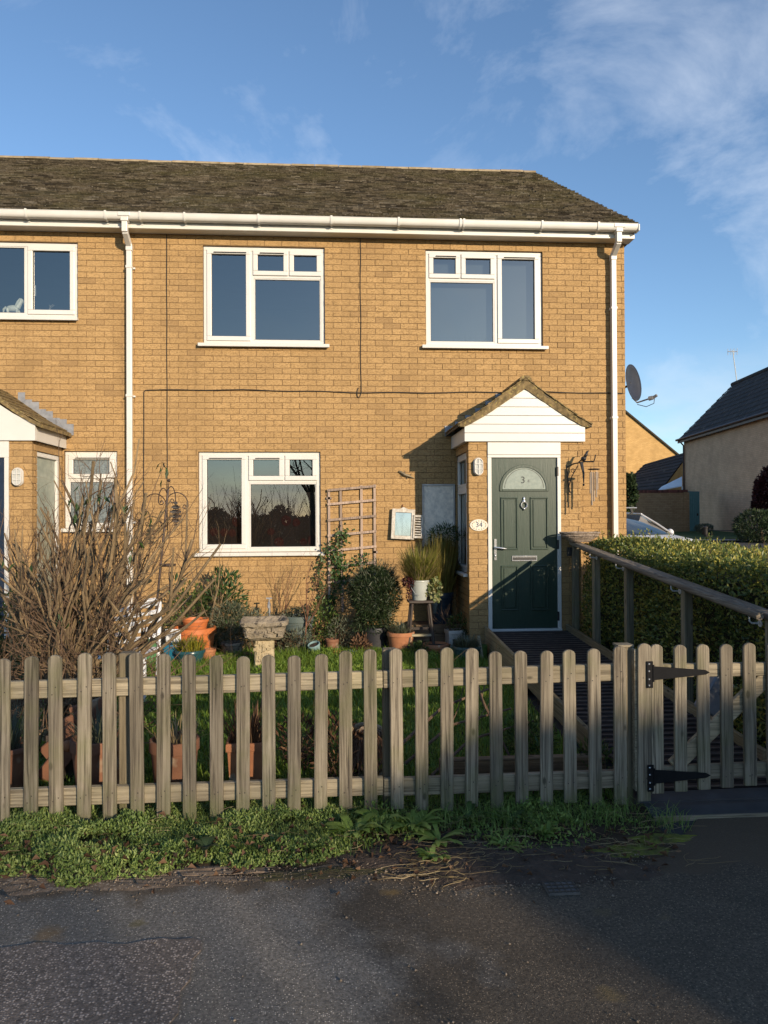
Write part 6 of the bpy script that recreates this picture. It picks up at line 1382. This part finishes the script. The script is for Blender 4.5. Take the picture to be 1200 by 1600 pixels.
# car facing us
CX, CY, CA = 6.55, 7.4, rad(-90+17)
F = frame((CX, CY, gz(CX, CY)-.03), CA)
car = thing('parked_car', (CX, CY, gz(CX, CY)), 'white estate car with black roof and roof bars parked beyond the hedge', 'car')
M_CARW = pm('white_car_paint', (.74, .75, .77), None, 2, .22, spec=.6); M_CARB = pm('black_car_roof', (.015, .015, .018), None, 2, .15, spec=.7); M_TYRE = pm('tyre', (.02, .02, .02), None, 9, .85); M_RIM = pm('alloy', (.5, .5, .5), None, 9, .3, metal=.8)
def loft(secs, mat, name, parent, smooth=True, bev=0):
    m = MB(); n = len(secs[0])
    for s in secs: m.v += [tuple(F(*p)) for p in s]
    for i in range(len(secs)-1):
        for k in range(n): m.f.append((i*n+k, i*n+(k+1) % n, (i+1)*n+(k+1) % n, (i+1)*n+k))
    m.f.append(tuple(range(n))[::-1]); m.f.append(tuple((len(secs)-1)*n+k for k in range(n)))
    return m.build(name, mat, parent, smooth=smooth, bevel=bev)
def sec(u, w_, zb, zt, r=.09):
    return [(u, -w_+r*.4, zb), (u, w_-r*.4, zb), (u, w_, zb+r), (u, w_, (zb+zt)/2), (u, w_-.02, zt-r), (u, w_-.12, zt), (u, -w_+.12, zt), (u, -w_+.02, zt-r), (u, -w_, (zb+zt)/2), (u, -w_, zb+r)]
cb = loft([sec(-2.15, .72, .38, .80), sec(-2.08, .82, .28, .98), sec(-1.6, .88, .22, 1.02), sec(-.6, .90, .20, .98), sec(.7, .90, .20, .97), sec(1.15, .89, .21, .98), sec(1.75, .86, .23, .90), sec(2.10, .78, .27, .74), sec(2.2, .62, .36, .58)], M_CARW, 'body', car)
def gs_(u, w0, w1, z0, z1): return [(u, -w0, z0), (u, w0, z0), (u, w1, z1), (u, w1-.1, z1+.03), (u, -w1+.1, z1+.03), (u, -w1, z1)]
cabin = loft([gs_(-2.0, .74, .70, .99, 1.0), gs_(-1.72, .80, .62, .97, 1.40), gs_(-.5, .82, .64, .96, 1.47), gs_(.25, .82, .62, .95, 1.43), gs_(1.12, .80, .76, .955, .965)], M_CARGLASS, 'windows', car)
m = MB(); m.v += [tuple(F(*p)) for p in ((-1.75, -.60, 1.425), (-1.75, .60, 1.425), (-.5, .64, 1.50), (-.5, -.64, 1.50), (.30, .60, 1.455), (.30, -.60, 1.455), (-1.75, -.60, 1.40), (-1.75, .60, 1.40), (.30, .60, 1.42), (.30, -.60, 1.42), (-.5, .66, 1.44), (-.5, -.66, 1.44))]
m.f += [(0, 1, 2, 3), (3, 2, 4, 5), (1, 7, 10, 2), (2, 10, 8, 4), (0, 3, 11, 6), (3, 5, 9, 11), (4, 8, 9, 5), (0, 6, 7, 1)]; m.build('roof', M_CARB, car, smooth=True)
for s in (-1, 1):
    m = MB(); m.tube([F(.28, s*.635, 1.435), F(.7, s*.72, 1.22), F(1.14, s*.80, .97)], .024, 6); m.tube([F(-1.75, s*.63, 1.41), F(-.5, s*.655, 1.485), F(.28, s*.635, 1.445)], .024, 6); m.build('windscreen_pillar', M_CARW, car, smooth=True)
    m = MB(); m.tube([F(-.45, s*.70, 1.40), F(-.5, s*.83, .97)], .03, 6); m.build('door_pillar', M_CARB, car)
    m = MB(); c = F(.82, s*.99, 1.02); m.ball(c, .075, .10, .085, 10, 7); m.tube([F(.86, s*.84, .98), F(.83, s*.95, 1.01)], .03, 6); m.build('wing_mirror', M_CARW, car, smooth=True)
    m = MB(); m.ball(F(2.05, s*.60, .66), .10, .14, .075, 10, 6); m.build('headlight', M_LAMPG, car, smooth=True)
    for u in (-1.35, 1.38):
        m = MB(); m.lathe([(.19, -.1), (.315, -.1), (.33, -.08), (.33, .08), (.315, .1), (.19, .1)], (0, 0, 0), 24); m.xform(Matrix.Translation(F(u, s*.80, .33)) @ Matrix.Rotation(CA, 4, 'Z') @ Matrix.Rotation(math.pi/2, 4, 'X')); wh = m.build('wheel', M_TYRE, car, smooth=True)
        m = MB(); m.lathe([(.195, -.105), (.18, -.108), (.05, -.09), (.01, -.09)] if 0 else [(.01, -.103), (.195, -.103), (.195, .103), (.01, .103)], (0, 0, 0), 20); m.xform(Matrix.Translation(F(u, s*.80, .33)) @ Matrix.Rotation(CA, 4, 'Z') @ Matrix.Rotation(math.pi/2, 4, 'X')); m.build('rim', M_RIM, wh)
    for u in (-1.0, .0):
        m = MB(); m.beam(F(u, s*.60, 1.47), F(u, s*.56, 1.585), .05, .05, (1, 0, 0)); m.build('roof_bar_foot', M_BLACK, car)
for u in (-1.0, .0):
    m = MB(); m.beam(F(u, -.72, 1.60), F(u, .72, 1.60), .06, .032); m.build('roof_bar', M_RIM, car, bevel=.01)
for s in (-1, 1):
    m = MB(); m.obox(F(-.2, s*.36, 1.02), F(1, 0, 0)*.08-F(0, 0, 0)*.08, F(0, 1, 0)*.22-F(0, 0, 0)*.22, (0, 0, .24)); m.build('seat_back', M_TYRE, car, bevel=.05, seg=2)
m = MB(); m.obox(F(2.16, 0, .42), (F(1, 0, 0)-F(0, 0, 0))*.03, (F(0, 1, 0)-F(0, 0, 0))*.5, (0, 0, .08)); m.build('grille', M_BLACK, car)

# long house on the right, side wall receding
HA = math.atan2(16.4-26.3, 16.35-17.6)   # direction of its long wall towards us
G = frame((17.6, 26.3, 0), HA)           # u runs towards us, v>0 is to the right of that direction's left
def gz2(u, v=0): p = G(u, v, 0); return gz(p.x, p.y)
fh = thing('far_house', G(6, 3, 1.0), 'buff brick house with dark tiled roof beyond the lawn and teal gate', 'house')
UL, WD, EVZ, RDZ = 13.5, 5.0, 5.62, 8.28
def gbox(m, u0, u1, v0, v1, z0, z1):
    m.add([G(u, v, z) for z in (z0, z1) for v in (v0, v1) for u in (u0, u1)], [(0, 2, 3, 1), (4, 5, 7, 6), (0, 1, 5, 4), (2, 6, 7, 3), (0, 4, 6, 2), (1, 3, 7, 5)])
m = MB(); m.add([G(u, v, z) for u in (0, UL) for v, z in ((0, .6), (WD, .6), (WD, EVZ), (WD/2, RDZ-.1), (0, EVZ))], [(0, 1, 2, 3, 4), (5, 6, 7, 8, 9), (0, 4, 9, 5), (1, 2, 7, 6), (4, 3, 8, 9), (3, 2, 7, 8), (0, 1, 6, 5)]); m.build('wall', M_BRICKG, fh)
rfm = MB()
for s in (0, 1):
    e, r = (-.22, EVZ-.10), (WD/2, RDZ); nrow = 10
    for i in range(nrow):
        a, b = i/nrow, (i+1.15)/nrow; va, za = e[0]+(r[0]-e[0])*a, e[1]+(r[1]-e[1])*a; vb, zb = e[0]+(r[0]-e[0])*min(b, 1), e[1]+(r[1]-e[1])*min(b, 1)
        if s: va, vb = WD-va, WD-vb
        k = 0; u = -.18
        while u < UL+.15:
            j = rng.uniform(0, .012); rfm.add([G(u, va, za+.05+j), G(u+.325, va, za+.05+j), G(u+.325, vb, zb+.012), G(u, vb, zb+.012), G(u, va, za), G(u+.325, va, za)], [(0, 1, 2, 3), (4, 5, 1, 0)]); u += .33
rfo = rfm.build('roof', M_DKROOF, fh, kind='stuff')
m = MB(); m.tube([G(-.2, WD/2, RDZ+.02), G(UL+.2, WD/2, RDZ+.02)], .11, 10); m.build('ridge', M_DKROOF, fh, smooth=True)
m = MB(); gbox(m, -.16, UL+.16, -.26, -.20, EVZ-.26, EVZ-.08); m.build('fascia', M_BRIDGE, fh)
m = MB(); m.tube([G(-.2, -.31, EVZ-.10), G(UL, -.31, EVZ-.10)], .055, 8); m.tube([G(.12, -.30, EVZ-.12), G(.12, -.06, EVZ-.4), G(.12, -.06, .9)], .04, 8); m.build('gutter', M_BRIDGE, fh)
m = MB(); m.add([G(-.17, v, z) for v, z in ((-.22, EVZ-.14), (WD/2, RDZ-.08), (WD/2, RDZ-.2), (-.22, EVZ-.26))]+[G(-.13, v, z) for v, z in ((-.22, EVZ-.14), (WD/2, RDZ-.08), (WD/2, RDZ-.2), (-.22, EVZ-.26))], [(0, 1, 2, 3), (4, 5, 6, 7), (0, 4, 5, 1), (3, 2, 6, 7), (0, 3, 7, 4), (1, 2, 6, 5)]); m.build('bargeboard', M_BRIDGE, fh)
t = thing('tv_aerial', G(.3, WD/2, RDZ), 'thin metal aerial mast on the dark roof ridge', 'aerial')
m = MB(); p = G(.3, WD/2, RDZ+.1); m.tube([p, p+V(-.2, 0, 1.55)], .022, 6); m.build('mast', M_LAMPG, t)
m = MB(); q = p+V(-.2, 0, 1.45); m.tube([q+V(-.3, -.1, 0), q+V(.3, .1, .05)], .02, 5)
for k in range(4): c = q+V(-.25+.16*k, 0, .01*k); m.tube([c+V(0, 0, -.16), c+V(0, 0, .16)], .012, 4)
m.build('elements', M_LEAD, t)
# garden wall and teal gate
WL, WR = V(8.2, 18.3, 0), V(15.55, 21.75, 0); GR = V(16.32, 22.1, 0)
t = thing('garden_wall', (12, 20, gz(12, 20)), 'old brown brick garden wall with red coping beyond the car', 'wall')
d = (WR-WL).normalized(); nn_ = V(-d.y, d.x, 0)
m = MB(); zb = .6; m.prism([WL+V(0, 0, zb), WR+V(0, 0, zb), WR+V(0, 0, 2.72), WL+V(0, 0, 2.56)], nn_*.22); m.build('brickwork', M_BRICKO, t)
cop = MB(); l = (WR-WL).length; k = 0; M_COP = pm('red_coping', (.17, .055, .04), (.11, .045, .035), 7, .9, .4, 30, isl=.3)
while k*.112 < l-.11:
    a = WL+d*(k*.112)+V(0, 0, 2.562+.16*k*.112/l); cop.obox(a+d*.052+nn_*.11+V(0, 0, .06), d*.050, nn_*.135, V(0, 0, .058+rng.uniform(0, .008))); k += 1
cop.build('coping', M_COP, t, kind='stuff')
m = MB(); e = WR-d*.34; m.prism([e+V(0, 0, .6)-nn_*.05, WR+V(0, 0, .6)-nn_*.05, WR+V(0, 0, 2.73)-nn_*.05, e+V(0, 0, 2.73)-nn_*.05], nn_*.32); m.build('end_pier', M_BRICKO, t)
t = thing('teal_gate', (15.95, 21.9, gz(15.9, 21.9)), 'tall teal boarded side gate between garden wall and buff house', 'gate')
M_TEAL = pm('teal_paint', (.11, .25, .26), (.09, .21, .22), 8, .6); l2 = (GR-WR).length; d2 = (GR-WR).normalized(); n2 = V(-d2.y, d2.x, 0)
for k in range(7):
    a = WR+d2*(.02+k*(l2-.03)/7); m = MB(); m.obox(a+d2*((l2-.03)/14)+V(0, 0, 1.86)+n2*.1, d2*((l2-.03)/14-.006), n2*.015, V(0, 0, .92)); m.build('board', M_TEAL, t, bevel=.004)
m = MB(); m.obox(WR+d2*(l2*.8)+V(0, 0, 1.75)+n2*.07, d2*.03, n2*.015, V(0, 0, .05)); m.build('latch', M_BLACK, t)
# dark tiled garage behind
Fb = [pix(1008, 725, 45), pix(1080, 704, 39.5), pix(1030, 770, 36.5), pix(955, 776, 41)]
t = thing('tiled_garage', (Fb[3].x, Fb[3].y, gz(Fb[3].x, Fb[3].y)), 'low garage with dark ribbed tiled roof behind the garden wall', 'garage')
m = MB()
for i in range(11):
    a, b = i/11, (i+1.1)/11
    p = [Fb[3].lerp(Fb[0], a), Fb[2].lerp(Fb[1], a), Fb[2].lerp(Fb[1], min(1, b)), Fb[3].lerp(Fb[0], min(1, b))]; m.add([p[0]+V(0, 0, .06), p[1]+V(0, 0, .06), p[2], p[3], p[0], p[1]], [(0, 1, 2, 3), (4, 5, 1, 0)])
m.build('roof', M_DKROOF, t, kind='stuff')
m = MB(); A, B, C_, D_ = Fb; back0, back1 = A+(A-D_)*.9, B+(B-C_)*.9; back0.z = D_.z; back1.z = C_.z
zb = .8
m.add([C_-V(0, 0, .05), B-V(0, 0, .05), back1, V(back1.x, back1.y, zb), V(C_.x, C_.y, zb), D_-V(0, 0, .05), A-V(0, 0, .05), back0, V(back0.x, back0.y, zb), V(D_.x, D_.y, zb)], [(0, 1, 2, 3, 4), (5, 6, 7, 8, 9), (0, 5, 9, 4), (2, 7, 8, 3)]); m.build('wall', M_BRICKF, t)
m = MB(); m.quad(A, B, back1, back0); m.build('rear_roof', M_DKROOF, t)
# sunlit gable far behind
ap = pix(930, 606, 52); t = thing('gabled_house', (ap.x, ap.y+4, gz(ap.x, ap.y)), 'sunlit tan brick gable of a house far behind the garage', 'house')
hw = 5.9; ez = ap.z-hw*.80; m = MB(); m.prism([(ap.x-hw, ap.y, .9), (ap.x+hw, ap.y, .9), (ap.x+hw, ap.y, ez), (ap.x, ap.y, ap.z), (ap.x-hw, ap.y, ez)], (0, 9, 0)); m.build('wall', M_BRICKF, t)
for s in (-1, 1):
    m = MB(); m.prism([(ap.x, ap.y-.15, ap.z+.15), (ap.x+s*(hw+.3), ap.y-.15, ez-.12), (ap.x+s*(hw+.3), ap.y-.15, ez-.26), (ap.x, ap.y-.15, ap.z-.005)], (0, 9.3, 0)); m.build('roof', M_TILE, t)
# white gazebo cover
a, b, c, d_ = pix(1066, 746, 35), pix(1034, 762, 34), pix(1029, 767, 33.5), pix(1066, 760, 33.5); t = thing('white_canopy', (a.x, a.y, 1.1), 'white sloping canopy sheet showing above the garden wall', 'canopy')
m = MB(); m.prism([a, b, c, d_], (0, .02, .05)); m.build('sheet', M_PLW, t)
m = MB(); m.tube([(d_.x, d_.y, d_.z), (d_.x, d_.y, gz(d_.x, d_.y))], .03, 6); m.tube([(c.x, c.y, c.z), (c.x, c.y, gz(c.x, c.y))], .03, 6); m.build('pole', M_PLW, t)
# shrubs on the far lawn
def farshrub(name, px_, py0, py1, D_, wpx, n, mat, label, Ln, Wd, seed, cone=False):
    a = pix(px_, (py0+py1)/2, D_); h = (py0-py1)/FPX*D_/2; wv_ = wpx/2/FPX*D_; zb = gz(a.x, a.y); t = thing(name, (a.x, a.y, zb), label, 'shrub')
    bush(t, 'foliage', (a.x, a.y, a.z), (wv_, wv_, h*1.02), n, Ln, Wd, mat, 2.2, .3, seed=seed, zmin=zb)
    m = MB(); m.tube([(a.x, a.y, zb-.02), (a.x, a.y, a.z)], [.09, .05], 8); m.build('trunk', M_TWIG, t)
farshrub('red_shrub', 1200, 828, 738, 27.2, 40, 5000, L_RED, 'dark red upright shrub against the buff house wall', .13, .07, 101); farshrub('spreading_conifer', 1190, 850, 801, 24.5, 78, 5500, L_DARK, 'low spreading green conifer on the far lawn', .12, .03, 102)
farshrub('small_bush', 1100, 832, 819, 29, 26, 900, L_GREY, 'small grey bush at the foot of the teal gate', .08, .03, 103); farshrub('ivy_bush', 980, 800, 742, 27, 26, 3000, L_DARK, 'dark ivy bush overhanging the garden wall beside the house corner', .12, .08, 104)
t = thing('bollard', (13.3, 16.6, gz(13.3, 16.6)), 'short black post with chain on the far lawn', 'bollard')
b = pix(1103, 840, 27.2); t.location = (b.x, b.y, gz(b.x, b.y)); m = MB(); m.lathe([(.07, 0), (.07, .30), (.085, .31), (.085, .36), (.03, .39)], (b.x, b.y, gz(b.x, b.y)+.045), 12); m.build('post', M_BLACK, t)
m = MB(); m.tube([(b.x+.06*k*6, b.y-.02*k*6, gz(b.x, b.y)+.30-.05*math.sin(math.pi*k/8)) for k in range(9)], .012, 5); m.build('chain', M_BLACK, t)

# ---------------------------------------------------------------- across the road, behind the viewer: seen only in reflections and as shade
M_BARK = pm('bark', (.09, .07, .05), (.05, .04, .03), 8, .95, .8, 20)
def baretree(name, x, y, h, label, seed, depth=4, r=.16, kids=4, spread=.5, n=5, lean=0):
    R = random.Random(seed); t = thing(name, (x, y, 0), label, 'tree'); tr = MB(); top = h*.32
    tr.tube([(x, y, -.1), (x+lean*.2, y, top*.5), (x+lean*.4, y, top)], [r*1.25, r, r*.85], 8); tr.build('trunk', M_BARK, t, smooth=True)
    b = MB()
    for k in range(6): branches(b, V(x+lean*.4, y, top*(.8+.2*k/6)), V(R.gauss(0, .5), R.gauss(0, .5), 1).normalized(), h*R.uniform(.38, .52), r*.5, depth-1, R, spread, kids, n, .1, .18)
    b.build('crown', M_BARK, t)
def thicket(name, x, y, rx, h, n, label, seed, d=2):
    R = random.Random(seed); t = thing(name, (x, y, 0), label, 'bush'); b = MB()
    for k in range(n):
        branches(b, V(x+R.uniform(-rx, rx), y+R.uniform(-1, 1), 0), V(R.gauss(0, .28), R.gauss(0, .28), 1).normalized(), h*R.uniform(.55, .85), .03, d, R, .35, 3, 4, .08, .25)
    b.build('stems', M_BARK, t)
# twiggy thicket that dims the left of the fence, and the evergreen bank that shades the pavement
thicket('bare_thicket', 8.7, -24.2, 1.9, 7.2, 22, 'dense bare hawthorn thicket across the road beside the tall conifer hedge', 201, 3); thicket('bare_thicket', 5.9, -25.0, 1.6, 6.8, 12, 'thinner bare hawthorn thicket across the road', 202, 3)
t = thing('conifer_hedge', (18, -24.8, 0), 'tall clipped evergreen conifer hedge across the road', 'hedge')
def ctop(x): return 6.02+.125*(x-11.7) if x < 17 else 6.68
m = MB(); m.prism([(11.35, -25.5, -.02), (26, -25.5, -.02), (26, -25.5, 6.6), (17, -25.5, 6.6), (11.5, -25.5, 5.9)], (0, 1.4, 0)); m.build('blocking_core', pm('conifer_core', (.015, .018, .01), None, 9, .95), t)  # unseen solid core added so the hedge casts full shade
R = np.random.RandomState(210); n = 15000; x = R.uniform(11.2, 26.1, n); zt = np.where(x < 17, 6.02+.125*(x-11.7), 6.68)
P = np.stack([x, -24.05+R.normal(size=n)*.07, R.rand(n)*zt], 1); k = R.rand(n) < .3; P[k, 1] = R.uniform(-25.5, -24.05, k.sum()); P[k, 2] = zt[k]-np.abs(R.normal(size=k.sum()))*.05
v, tt = leafgeo(P, rdir(n, .6, R), rdir(n, .3, R), .22, .11); npmesh('foliage', v, tt, L_DARK, t, kind='stuff')
R4 = random.Random(220)
for i in range(7):
    x = -17+i*4.4+R4.uniform(-.5, .5); thicket('roadside_bush', x, -38+R4.uniform(-1, 1), 2.4, R4.uniform(3.6, 4.6), 30, ['first bare bush of the field hedge, farthest from the thicket', 'second bare bush of the field hedge', 'third bare bush of the field hedge', 'middle bare bush of the field hedge', 'fifth bare bush of the field hedge', 'sixth bare bush of the field hedge', 'seventh bare bush of the field hedge, nearest to the thicket'][i], 230+i, 1)
baretree('bare_tree', -1.2, -33, 9.5, 'tall bare tree across the road opposite the house', 240, 4, .17, 4); baretree('bare_tree', 1.2, -46, 9, 'bare tree beyond the field hedge', 241, 4, .16, 4)
t = thing('field_hedge', (-3, -40, 0), 'long dark evergreen hedge along the field opposite the house', 'hedge'); R = np.random.RandomState(250); n = 26000
P = np.stack([R.uniform(-24, 18, n), -40.5+R.normal(size=n)*.5, R.rand(n)**.8*1.9], 1); P[:, 2] *= 1+.18*np.sin(P[:, 0]*1.3)+.1*np.sin(P[:, 0]*3.1)
v, tt = leafgeo(P, rdir(n, .3, R), rdir(n, .3, R), .32, .2); npmesh('foliage', v, tt, L_DARK, t, kind='stuff')
sheet('field', [(-60, -60), (60, -60), (60, -30), (-60, -30)], M_FLAWN, .01, .012)
